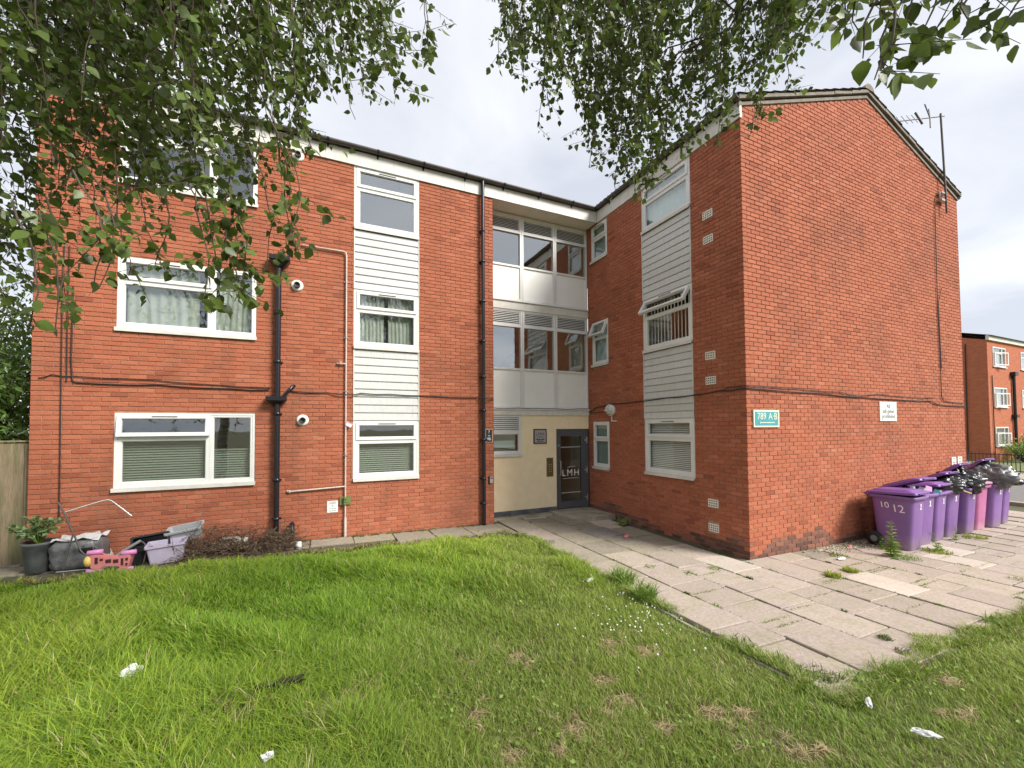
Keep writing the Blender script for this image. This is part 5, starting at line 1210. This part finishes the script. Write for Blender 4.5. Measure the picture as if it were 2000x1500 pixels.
# broad leaved weeds and clover low in the turf
k = 9000; wx_ = rng.uniform(-7, 9, k*3); wy_ = rng.uniform(-8.2, -1.2, k*3); ok = in_lawn(wx_, wy_) & (vnoise(wx_, wy_, 2.0, 44)+.5*vnoise(wx_, wy_, 6, 45) > .75-.5*(wx_ > 1.5)); wx_, wy_ = wx_[ok][:k], wy_[ok][:k]
pts = np.c_[wx_, wy_, gz(wx_)+rng.uniform(-.005, .055, len(wx_))]; dirs = np.c_[rng.normal(0, 1, len(wx_)), rng.normal(0, 1, len(wx_)), rng.normal(.2, .3, len(wx_))]
leaf_cloud([Vector(p) for p in pts], dirs, rng.uniform(.018, .045, len(wx_)), 'weed_leaf', 'lawn_weeds', None, 77, kind='stuff', ratio=1.15)
# clover heads
mb = MB()
for k in range(150):
    u, v = rng.normal(1290, 75), rng.normal(1195, 38); p = onz_(u, v)
    if not in_lawn(np.array([p[0]]), np.array([p[1]]))[0] or p[0] > 3.0: continue
    s = rng.uniform(.006, .011); vv, ff = lump(6, 4, s, s, s*.9, k, .1); zz = gz(p[0])+rng.uniform(.05, .10); mb.add([(a+p[0], b+p[1], c+zz) for a, b, c in vv], ff, True)
mb.build('clover_flowers', 'clover', kind='stuff', label='tiny white clover flowers dotted in the lawn by the paving edge', cat='flowers')
# weeds and grass in the paving joints
X = []; Y = []; H = []; C_ = []
def tuft(x, y, n, rad, h, col, rx=1., ry=1.):
    a = rng.uniform(0, 6.28, n); q = np.sqrt(rng.random(n))*rad
    X.append(x+q*np.cos(a)*rx); Y.append(y+q*np.sin(a)*ry); H.append(h*rng.uniform(.4, 1.2, n)); C_.append(np.array(col)*rng.uniform(.7, 1.25, (n, 1)))
wg = (.19, .29, .05); wd = (.13, .17, .05); wy = (.33, .37, .06)
for i in range(1, len(cols)-6):
    x = cols[i]; y = -6.6
    while y < (.2 if x < 5.8 else YC-.3):
        if rng.random() < .55: tuft(x, y, int(rng.integers(15, 80)), rng.uniform(.03, .16), rng.uniform(.015, .05), wg if rng.random() < .5 else wd, .16, 1.2)
        y += rng.uniform(.12, .5)
for k in range(46):
    i = int(rng.integers(1, len(cols)-8)); y = rng.uniform(-6.6, -1.0 if cols[i] < 5.5 else -4.6); tuft((cols[i]+cols[i+1])/2, y, 60, .26, .03, wg, 1.1, .06)
for u, v, n, rad, h, c in ((1627, 1128, 260, .10, .09, wy), (1660, 1118, 220, .10, .08, wy), (1270, 1110, 90, .10, .05, wg), (1395, 1112, 80, .10, .05, wg), (1345, 1124, 50, .07, .05, wg), (1260, 1170, 260, .14, .22, wg), (1215, 1140, 240, .16, .24, wg), (1728, 1250, 120, .06, .05, wd), (1760, 1275, 70, .06, .05, (.20, .19, .13)), (1830, 1080, 260, .20, .08, wy), (1905, 1052, 200, .18, .09, wy), (1770, 1092, 160, .2, .08, wg), (1640, 1088, 120, .16, .06, wg), (1730, 1068, 120, .14, .12, wg), (1065, 1063, 140, .2, .06, wd), (1990, 1135, 60, .1, .06, wg), (1950, 1222, 160, .12, .10, wg), (1690, 1335, 140, .16, .07, wg), (1600, 1322, 160, .16, .07, wd), (1445, 1262, 80, .15, .08, wg)):
    p = onz_(u, v); tuft(p[0], p[1], n, rad, h, c)
# a thin fringe along the foot of the walls
for k in range(150):
    x = rng.uniform(-1.0, 2.9); tuft(x, -.03-abs(rng.normal(0, .03)), 8, .03, .05, wd)
for k in range(500):
    x = rng.uniform(-4.5, 3.0); tuft(x, path_edge(x)+abs(rng.normal(0, .12)), 7, .03, .07, wy if rng.random() < .5 else (.26, .22, .10))
X = np.concatenate(X); Y = np.concatenate(Y); H = np.concatenate(H); C_ = np.concatenate(C_); n = len(X)
blades(X, Y, gz(X)+.004, H, .0045+.012*rng.random(n)*np.minimum(1, H*8+.25), H*rng.uniform(.3, 1.2, n), rng.uniform(0, 6.28, n), C_, 'joint_weeds', label='small weeds and grass growing in the paving joints', cat='weeds')
# upright weeds by the bins
for i, (u, v, h, lab) in enumerate(((1747, 1090, .62, 'tall leafy weed growing in front of the daubed bin'), (1723, 1074, .26, 'small broad weed between the daubed bin and the wall'), (1866, 1058, .30, 'thin weed growing before the middle purple bins'), (1892, 1054, .20, 'low weed beside the pink bin'), (1830, 1080, .36, 'straggly weed in front of the second pair of bins'), (1213, 1028, .28, 'dry weed by the green bag at the side wall foot'))):
    p = onz_(u, v); t = thing('weed_plant', lab, 'weed', (p[0], p[1], gz(p[0])+.0), 0, 'weeds in the paving'); mb = MB(); pts = []; dirs = []; sz = []
    for s in range(3 if i else 4):
        top = Vector((rng.normal(0, .05), rng.normal(0, .04), h*(1 if s == 0 else rng.uniform(.35, .7)))); b0 = Vector((rng.normal(0, .03), rng.normal(0, .03), 0)); mb.tube([b0, b0.lerp(top, .5), top], [.006, .005, .002], 5)
        nn = int(top.z*70)
        for k in range(nn):
            q = .12+.88*k/nn; a = k*2.4; d = Vector((math.cos(a), math.sin(a), .15)); pts.append(b0.lerp(top, q)); dirs.append(d); sz.append((.14*(1-q*.65)+.02)*min(1, h*2))
    mb.build('stem', 'weed_leaf', t); leaf_cloud(pts, dirs, sz, 'weed_leaf', 'leaves', t, 50+i, kind='stuff', ratio=.55)

# ------------------------------------------------------------------ birches overhanging the camera
LT = np.array([(0, 0, 0), (.10, .20, .02), (.32, .37, .05), (.62, .27, .03), (1.0, 0, -.05), (.62, -.27, .03), (.32, -.37, .05), (.10, -.20, .02), (.35, 0, 0)])
LTF = np.array([(0, 8, 1), (1, 8, 2), (2, 8, 3), (3, 8, 4), (4, 8, 5), (5, 8, 6), (6, 8, 7), (7, 8, 0)])
LEAFMESH = np_mesh('leaf', LT, LTF, 'leaf', True)
class Birch:
    def __init__(s, label, base, seed):
        s.base = Vector((base[0], base[1], gz(base[0]))); s.t = thing('birch_tree', label, 'birch tree', s.base); s.r = np.random.default_rng(seed); s.tw = MB(); s.L = []; s.limbpts = []
    def limb(s, pts, r0, r1, name='limb'):
        P_ = [Vector(p) for p in pts]; q = []
        for i in range(len(P_)-1):
            for k in range(6): q.append(P_[i].lerp(P_[i+1], k/6)+Vector(s.r.normal(0, .012, 3)))
        q.append(P_[-1]); n = len(q); s.limbpts += q
        mb = MB(); mb.tube([p-s.base for p in q], [r0+(r1-r0)*i/(n-1) for i in range(n)], 9); mb.build(name, 'birch_bark' if r0 > .05 else 'twig', s.t)
    def strand(s, top, bot, size, dens=1.0, connect=True):
        r = s.r; top, bot = Vector(top), Vector(bot); L_ = (bot-top).length; n = max(4, int(L_/.07)); q = []; side = Vector(r.normal(0, .05, 3)); side.z = 0
        for k in range(n+1):
            t = k/n; q.append(top.lerp(bot, t)+side*math.sin(t*3.14)+Vector(r.normal(0, .006, 3)))
        if connect and s.limbpts and min((p-top).length for p in s.limbpts) < .75:
            c = min(s.limbpts, key=lambda p: (p-top).length+(.8 if p.z < top.z-.05 else 0)); mid = c.lerp(top, .6)+Vector((0, 0, .10)); s.tw.tube([c-s.base, mid-s.base, top-s.base], [.006, .005, .004], 4, cap=False)
        s.tw.tube([p-s.base for p in q], [.0042*(1-.7*k/n)+.0008 for k in range(n+1)], 4, cap=False)
        k = 0.
        while k < n:
            i = int(k); p = q[i].lerp(q[min(i+1, n)], k-i); k += r.uniform(.35, .8)/dens
            if r.random() < .42:      # a side shoot
                d = Vector((.3+r.normal(), r.normal(), -.45+r.normal(0, .3))).normalized(); l2 = r.uniform(.06, .26); e = p+d*l2; s.tw.tube([p-s.base, e-s.base], [.002, .001], 3, cap=False)
                for j in range(int(l2/.028)): s.leaf(p.lerp(e, (j+.6)/(l2/.028)), size)
            s.leaf(p, size)
    def leaf(s, p, size):
        r = s.r; d = Vector((.18+r.normal(0, .62), r.normal(0, .62), -.62+r.normal(0, .45))).normalized(); size *= r.choice([.62, .85, 1., 1.12])
        a = Vector(r.normal(0, 1, 3)); sd = d.cross(a); sd = sd.normalized() if sd.length > .05 else d.orthogonal().normalized(); s.L.append((p+d*.012, d, sd, size*r.uniform(.65, 1.2)))
    def finish(s, nsingle=150):
        s.tw.build('twigs', 'twig', s.t, kind='stuff')
        P_ = np.array([l[0] for l in s.L]); D = np.array([l[1] for l in s.L]); S_ = np.array([l[2] for l in s.L]); Z = np.array([l[3] for l in s.L]); U = np.cross(D, S_)
        d = P_-CAM; zz = d@FW; u = PPX+FPX*(d@RT)/np.maximum(zz, .1); v = PPY-FPX*(d@UP)/np.maximum(zz, .1)
        # leave free the space right around the viewer
        ok = ~((zz < 1.1) & (np.linalg.norm(d, axis=1) < 1.25)); sc = np.where((zz > .6) & (u > 0) & (u < 2000) & (v > 0) & (v < 1500), Z/np.maximum(zz, .3), 0)*ok
        top = set(np.argsort(-sc)[:nsingle].tolist()); m = np.array([ok[i] and i not in top for i in range(len(Z))])
        base = np.array(s.base); A, B, C2 = D[m]*Z[m, None], S_[m]*Z[m, None], U[m]*Z[m, None]
        V = (P_[m]-base)[:, None, :]+LT[None, :, 0, None]*A[:, None]+LT[None, :, 1, None]*B[:, None]+LT[None, :, 2, None]*C2[:, None]
        F = (np.arange(m.sum())[:, None, None]*9+LTF[None]).reshape(-1, 3)
        link(np_mesh('crown', V.reshape(-1, 3), F, 'leaf', True), 'crown', s.t, kind='stuff')
        for i in top:
            o = link(LEAFMESH, 'leaf', s.t); z_ = Z[i]; p = P_[i]-base
            o.matrix_local = Matrix(((D[i][0]*z_, S_[i][0]*z_, U[i][0]*z_, p[0]), (D[i][1]*z_, S_[i][1]*z_, U[i][1]*z_, p[1]), (D[i][2]*z_, S_[i][2]*z_, U[i][2]*z_, p[2]), (0, 0, 0, 1)))
def hidden(p):
    u, v, z = pix(p); return z < .2 or u < -120 or u > 2120 or v < -60
def cluster(b, n, ulo, uhi, env, dlo, dhi, size, vtop, slant, seed, spread=.55, dens=1.0):
    r = np.random.default_rng(seed); eu = [e[0] for e in env]; ev = [e[1] for e in env]
    for k in range(n):
        u = r.uniform(ulo, uhi); t = r.uniform(dlo, dhi); ve = np.interp(u, eu, ev); v1 = ve-abs(r.normal(0, 1))*spread*(ve+120)
        if v1 < -150: v1 = -150
        v0 = min(v1-120, r.uniform(vtop-60, -40)); sl_ = slant+r.normal(0, .22); b.strand(at(u-sl_*(v1-v0), v0, t*(1+r.normal(0, .04))), at(u, v1, t), size, dens)
T1 = Birch('birch tree with drooping leafy branches hanging before the left wing', (-3.5, -7.5), 61)
b = T1.base
T1.limb([b, b+Vector((.05, .03, 1.6)), b+Vector((.22, .10, 3.4)), b+Vector((.30, .05, 5.2)), b+Vector((.45, .1, 7.6))], .17, .06, 'trunk')
T1.limb([b+Vector((.2, .1, 3.2)), at(-150, -120, 2.8), at(120, -200, 2.7), at(420, -260, 2.9), at(700, -200, 3.2)], .055, .018)
T1.limb([b+Vector((.28, .1, 4.3)), at(-50, -520, 3.0), at(300, -600, 3.0), at(650, -560, 3.3)], .06, .02)
T1.limb([at(120, -200, 2.7), at(285, -10, 2.5), at(330, 38, 2.45), at(395, 78, 2.4), at(440, 95, 2.4)], .026, .012)
ENV1 = [(-150, 600), (0, 560), (60, 600), (120, 545), (180, 540), (215, 470), (240, 425), (330, 420), (420, 440), (520, 420), (560, 370), (600, 270), (640, 190), (690, 215), (740, 150), (790, 165), (842, 90)]
cluster(T1, 124, -140, 600, ENV1, 1.85, 3.4, .052, -200, .16, 71, .50)
cluster(T1, 34, 540, 800, ENV1, 2.3, 3.3, .047, -160, .12, 72, .40)
cluster(T1, 46, -60, 560, [(-60, 380), (300, 400), (560, 330)], 2.0, 3.4, .050, -250, .05, 73, .5)
for u, v, t in ((62, 640, 1.75), (105, 648, 1.8), (128, 625, 1.9), (180, 572, 1.7), (200, 560, 1.9), (262, 535, 2.1), (300, 520, 2.2), (325, 530, 2.2), (392, 590, 1.9), (430, 600, 1.95), (455, 590, 2.0), (480, 598, 2.0), (488, 545, 2.1), (520, 525, 2.2), (560, 470, 2.0), (583, 498, 2.05), (570, 480, 2.2), (775, 190, 2.6), (838, 118, 2.6), (835, 105, 2.7), (690, 232, 2.7), (612, 300, 2.3), (20, 600, 2.2)):
    T1.strand(at(u-35, v-240, t), at(u, v, t), .056, .9)
for k in range(110):
    a = T1.r.uniform(0, 6.28); rr = 2.6*math.sqrt(T1.r.uniform(.02, 1)); p = b+Vector((rr*math.cos(a)+.2, rr*math.sin(a), T1.r.uniform(3.0, 7.6))); e = p+Vector((T1.r.normal(0, .1), T1.r.normal(0, .1), -T1.r.uniform(.5, 1.3)))
    if hidden(p) and hidden(e): T1.strand(p, e, .062, .75)
T1.finish(150)
T2 = Birch('birch tree whose drooping sprays hang over the right hand bay', (3.9, -9.9), 62)
b = T2.base
T2.limb([b, b+Vector((-.05, .02, 1.7)), b+Vector((-.15, .1, 3.6)), b+Vector((-.1, .15, 5.6)), b+Vector((-.2, .1, 8.0))], .18, .06, 'trunk')
T2.limb([b+Vector((-.1, .1, 3.9)), at(1900, -420, 2.3), at(1600, -330, 3.2), at(1350, -230, 3.7), at(1080, -130, 3.9)], .05, .014)
T2.limb([b+Vector((-.1, .1, 3.4)), at(2050, -160, 1.7), at(1850, -60, 1.6), at(1700, 10, 1.55)], .022, .006)
T2.limb([at(1600, -330, 3.2), at(1480, -60, 3.3), at(1420, 60, 3.3)], .016, .006)
ENV2 = [(965, 120), (1000, 135), (1045, 150), (1060, 215), (1100, 225), (1140, 290), (1180, 315), (1230, 345), (1270, 355), (1300, 300), (1345, 285), (1385, 275), (1440, 245), (1480, 250), (1500, 190), (1530, 150), (1560, 150), (1590, 60), (1640, 40)]
cluster(T2, 132, 985, 1540, ENV2, 2.9, 4.3, .050, -190, .0, 81, .42, 1.1)
cluster(T2, 26, 1500, 1640, ENV2, 2.6, 3.6, .052, -150, -.05, 82, .4)
for u, v, t in ((972, 132, 3.4), (1000, 145, 3.4), (1052, 250, 3.5), (1075, 235, 3.6), (1150, 330, 3.4), (1200, 355, 3.5), (1245, 375, 3.4), (1262, 385, 3.3), (1268, 370, 3.5), (1225, 350, 3.6), (1290, 330, 3.6), (1465, 268, 3.5), (1475, 240, 3.6), (1400, 280, 3.6), (1545, 178, 3.4), (1330, 300, 3.8)):
    T2.strand(at(u+12, v-200, t), at(u, v, t), .052, 1.0)
for u, v, t, ul in ((1700, 165, 1.45, 1745), (1735, 150, 1.5, 1760), (1690, 115, 1.5, 1740), (1650, 60, 1.7, 1700), (1680, 70, 1.6, 1730), (1630, 60, 2.0, 1680), (1805, 70, 1.6, 1850), (1840, 40, 1.6, 1880), (1945, 68, 1.35, 1990), (1925, 45, 1.4, 1980), (1880, 45, 1.4, 1930), (1905, 30, 1.4, 1960), (1760, 60, 1.7, 1800)):
    T2.strand(at(ul, v-150, t), at(u, v, t), .066, .62)
for k in range(100):
    a = T2.r.uniform(0, 6.28); rr = 2.7*math.sqrt(T2.r.uniform(.02, 1)); p = b+Vector((rr*math.cos(a)-.2, rr*math.sin(a), T2.r.uniform(3.2, 8.0))); e = p+Vector((T2.r.normal(0, .1), T2.r.normal(0, .1), -T2.r.uniform(.5, 1.3)))
    if hidden(p) and hidden(e): T2.strand(p, e, .062, .75)
T2.finish(150)

# ------------------------------------------------------------------ fence and shrubs on the left
fn = thing('timber_fence', 'weathered close boarded timber fence beside the left corner of the block', 'fence', (-4.62, .12, gz(-4.6)))
BW = .128; n = 0; x = -.02
while x > -3.6:
    h = 1.83+random.uniform(-.012, .012)+.005*n; w = BW-random.uniform(.003, .009); mb = MB(); mb.box(-w/2, w/2, -.010-random.uniform(0, .006), .012, .02, h); mb.build('board', 'fence_wood', fn, (x-BW/2, 0, 0), (0, random.gauss(0, .004), 0)); x -= BW; n += 1
for z in (.35, .95, 1.6): MB().box(-3.6, .0, .012, .05, z, z+.08).build('rail', 'fence_wood', fn)
MB().box(-.018, .03, -.05, .06, -.1, 1.83).build('post', 'fence_wood', fn); MB().box(-3.6, .03, -.03, .045, 1.855, 1.88).build('capping', 'fence_wood', fn); MB().box(-3.6, -.03, -.06, .02, -.06, .018).build('gravel_board', 'concrete', fn)
MB().box(-.50, -.46, -.022, -.018, 1.60, 1.66).build('label_tag', 'paint_white', fn)
def shrub(name, label, x, y, h, rx, seed, n, leafs, m='laurel_leaf', group=None, cat='shrub', ratio=.62):
    t = thing(name, label, cat, (x, y, gz(x)), 0, group); r = np.random.default_rng(seed)
    stems = []; mb = MB()
    for k in range(34):
        a = r.uniform(0, 6.28); rad = rx*math.sqrt(r.uniform(.05, 1)); top = Vector((rad*math.cos(a), rad*math.sin(a), h*(.35+.65*r.uniform(.3, 1))*(1.05-.35*(rad/rx)**2))); mid = Vector((top.x*.35, top.y*.35, top.z*.5))
        mb.tube([(0, 0, 0), mid, top], [.03, .02, .006], 5); stems.append((mid, top))
    mb.build('stems', 'twig', t, kind='stuff')
    pts = []; dirs = []; sz = []
    for i in range(n):
        mid, top = stems[r.integers(len(stems))]; q = r.uniform(.1, 1.03)**.7; c = mid.lerp(top, q); o = Vector(r.normal(0, .22, 3)); o.z *= .7; p = c+o*min(1, rx)
        if p.z < .1: continue
        d = Vector((o.x, o.y, r.normal(-.1, .3)))+Vector(r.normal(0, .25, 3)); pts.append(p); dirs.append(d); sz.append(leafs*r.uniform(.7, 1.3))
    leaf_cloud(pts, dirs, sz, m, 'crown', t, seed, kind='stuff', ratio=ratio)
    return t
shrub('laurel_shrub', 'tall bright leafed laurel shrub rising behind the timber fence', -6.3, 1.5, 4.5, 1.5, 21, 8000, .15)
shrub('laurel_shrub', 'dark broad laurel shrub further along behind the timber fence', -8.8, 1.9, 4.2, 1.8, 22, 6000, .15)
shrub('garden_tree', 'bushy green tree behind the laurel shrubs', -8.2, 5.5, 6.0, 2.6, 23, 9000, .16, cat='tree', m='leaf')
# ------------------------------------------------------------------ neighbouring block on the far side of the street
NX, NY, NZ = 37.3, 2.4, -.16
NB_ = thing('neighbouring_block', 'distant three storey red brick block across the street', 'apartment block', (NX, NY, NZ))
nt_ = bpy.data.materials.new('far_brick'); nt_.use_nodes = True; N = nt_.node_tree.nodes; L = nt_.node_tree.links; b = N['Principled BSDF']; b.inputs['Roughness'].default_value = .9; b.inputs['Specular IOR Level'].default_value = .2
g = N.new('ShaderNodeNewGeometry'); se = N.new('ShaderNodeSeparateXYZ'); L.new(g.outputs['Position'], se.inputs[0]); ad2 = N.new('ShaderNodeMath'); L.new(se.outputs['X'], ad2.inputs[0]); L.new(se.outputs['Y'], ad2.inputs[1]); co = N.new('ShaderNodeCombineXYZ'); L.new(ad2.outputs[0], co.inputs[0]); L.new(se.outputs['Z'], co.inputs[1])
bt_ = N.new('ShaderNodeTexBrick'); bt_.inputs['Scale'].default_value = 1; bt_.inputs['Brick Width'].default_value = .225; bt_.inputs['Row Height'].default_value = .075; bt_.inputs['Mortar Size'].default_value = .006
bt_.inputs['Color1'].default_value = (.36, .105, .054, 1); bt_.inputs['Color2'].default_value = (.45, .14, .072, 1); bt_.inputs['Mortar'].default_value = (.38, .19, .12, 1); L.new(co.outputs[0], bt_.inputs['Vector']); L.new(bt_.outputs[0], b.inputs['Base Color']); MATS['far_brick'] = nt_
NW, ND, NH = 12.0, 7.6, 7.62
FNf = lambda s, d, z: (s, -d, z)
wins = [(.75, 2.7, .95, 2.15), (.75, 2.7, 3.42, 4.66), (.75, 2.7, 6.0, 7.25), (5.2, 6.9, .95, 2.12), (5.2, 6.9, 3.42, 4.62), (5.2, 6.9, 6.0, 7.2), (8.5, 9.8, .95, 2.12), (8.5, 9.8, 3.42, 4.62), (8.5, 9.8, 6.0, 7.2)]
ss = sorted(set([0, NW]+[v for w in wins for v in w[:2]])); zs = sorted(set([0, NH]+[v for w in wins for v in w[2:]])); mb = MB()
for a, b2 in zip(ss, ss[1:]):
    for c, d in zip(zs, zs[1:]):
        if any(w[0] < (a+b2)/2 < w[1] and w[2] < (c+d)/2 < w[3] for w in wins): continue
        mb.quad((a, 0, c), (b2, 0, c), (b2, 0, d), (a, 0, d))
for w in wins:
    for p, q in (((w[0], w[2]), (w[0], w[3])), ((w[1], w[2]), (w[1], w[3])), ((w[0], w[2]), (w[1], w[2])), ((w[0], w[3]), (w[1], w[3]))): mb.quad((p[0], 0, p[1]), (q[0], 0, q[1]), (q[0], .2, q[1]), (p[0], .2, p[1]))
mb.quad((0, 0, 0), (0, ND, 0), (0, ND, NH), (0, 0, NH)); mb.add([(0, 0, NH), (0, ND/2, NH+1.2), (0, ND, NH)], [(0, 1, 2)]); mb.quad((0, ND, 0), (NW, ND, 0), (NW, ND, NH), (0, ND, NH)); mb.quad((NW, 0, 0), (NW, ND, 0), (NW, ND, NH), (NW, 0, NH))
mb.build('wall', 'far_brick', NB_)
MB().box(-.1, NW, -.12, .02, NH-.02, NH+.28).build('fascia', 'old_white', NB_); mb = MB(); mb.quad((-.15, -.25, NH+.25), (NW+.15, -.25, NH+.25), (NW+.15, ND/2, NH+1.5), (-.15, ND/2, NH+1.5)); mb.quad((-.15, ND/2, NH+1.5), (NW+.15, ND/2, NH+1.5), (NW+.15, ND+.25, NH+.25), (-.15, ND+.25, NH+.25)); mb.build('roof', 'tile_brown', NB_)
for w in wins:
    o = MB(); W_ = .07; a, b2, c, d = w
    o.box(a, a+W_, -.03, .06, c, d); o.box(b2-W_, b2, -.03, .06, c, d); o.box(a+W_, b2-W_, -.03, .06, c, c+W_); o.box(a+W_, b2-W_, -.03, .06, d-W_, d); mx_ = a+(b2-a)*.68; o.box(mx_, mx_+W_, -.02, .055, c+W_, d-W_); o.box(a+W_, mx_, -.02, .055, d-.42, d-.35); r_ = o.build('window', 'upvc', NB_)
    MB().box(a+W_, b2-W_, .02, .03, c+W_, d-W_).build('pane', 'glass', r_); MB().box(a, b2, .21, .22, c, d).build('curtain', 'blind', r_); MB().box(a-.06, b2+.06, -.08, -.031, c-.05, c-.002).build('sill', 'upvc', r_)
    if a < 1:
        q = MB(); ang = R(24); sa, sb, z0, z1 = a+.05, mx_, c+.06, d-.36
        f = lambda s, dd, z, sa=sa: (sa+(s-sa)*math.cos(ang)*1.0, -(.05+(s-sa)*math.sin(ang)*.5+dd), z)
        q.box(sa, sa+.07, 0, .05, z0, z1, f); q.box(sb-.07, sb, 0, .05, z0, z1, f); q.box(sa+.07, sb-.07, 0, .05, z0, z0+.07, f); q.box(sa+.07, sb-.07, 0, .05, z1-.07, z1, f); q.build('open_casement', 'upvc', r_)
mb = MB(); mb.tube([(3.6, -.1, 0), (3.6, -.1, 5.6)], .08, 8); mb.box(3.35, 3.85, -.25, -.01, 5.5, 5.75); mb.box(3.37, 3.83, -.24, -.01, 2.75, 2.95); mb.build('downpipe', 'pipe_black', NB_)
mb = MB(); mb.tube([(-.05, 1.0, .1), (-.05, .95, NH-.1)], .03, 5); mb.build('wall_cable', 'cable', NB_); mb = MB(); mb.tube([(.45, -.05, .1), (.42, -.05, 5.4)], .025, 5); mb.build('wall_cable', 'cable', NB_)
MB().box(-.2, .0, 1.9, 2.2, 2.9, 3.05).build('wall_light', 'light_plastic', NB_)
mb = MB(); mb.tube([(-.12, 2.3, 6.2), (-.12, 2.3, 7.4)], .025, 5); mb.tube([(-.12, 2.5, 7.35), (-.5, 3.7, 7.2)], .02, 5); mb.build('aerial', 'steel', NB_)
# front garden of the neighbour: grass bank, railings, shrubs
MB().quad((28.4, -20, NZ+.02), (60, -20, NZ+.02), (60, 30, NZ+.02), (28.4, 30, NZ+.02)).build('verge_lawn', 'far_hedge', kind='structure')
rl = thing('garden_railings', 'low dark vertical bar railings across the street', 'railings', (28.7, -6.5, NZ))
for k in range(90): MB().box(-.02, .02, -.012, .012, .05, .95).build('bar', 'railing', rl, (0, k*.13, 0))
for z in (.12, .88): MB().box(-.015, .015, 0, 11.7, z, z+.04).build('rail', 'railing', rl)
for k in (0, 3.9, 7.8, 11.7): MB().box(-.06, .06, -.06, .06, -.05, 1.05).build('post', 'railing', rl, (0, k, 0))
shrub('garden_bush', 'low pale green bush before the distant block', 38.1, 1.3, 1.3, .9, 31, 900, .16, m='weed_leaf'); shrub('garden_bush', 'darker upright bush by the distant downpipe', 40.2, 1.4, 2.0, .6, 32, 900, .16, m='laurel_leaf')
shrub('garden_bush', 'spreading bush beside the dark upright one before the distant block', 42.2, 1.2, 1.2, 1.2, 33, 900, .16, m='weed_leaf')
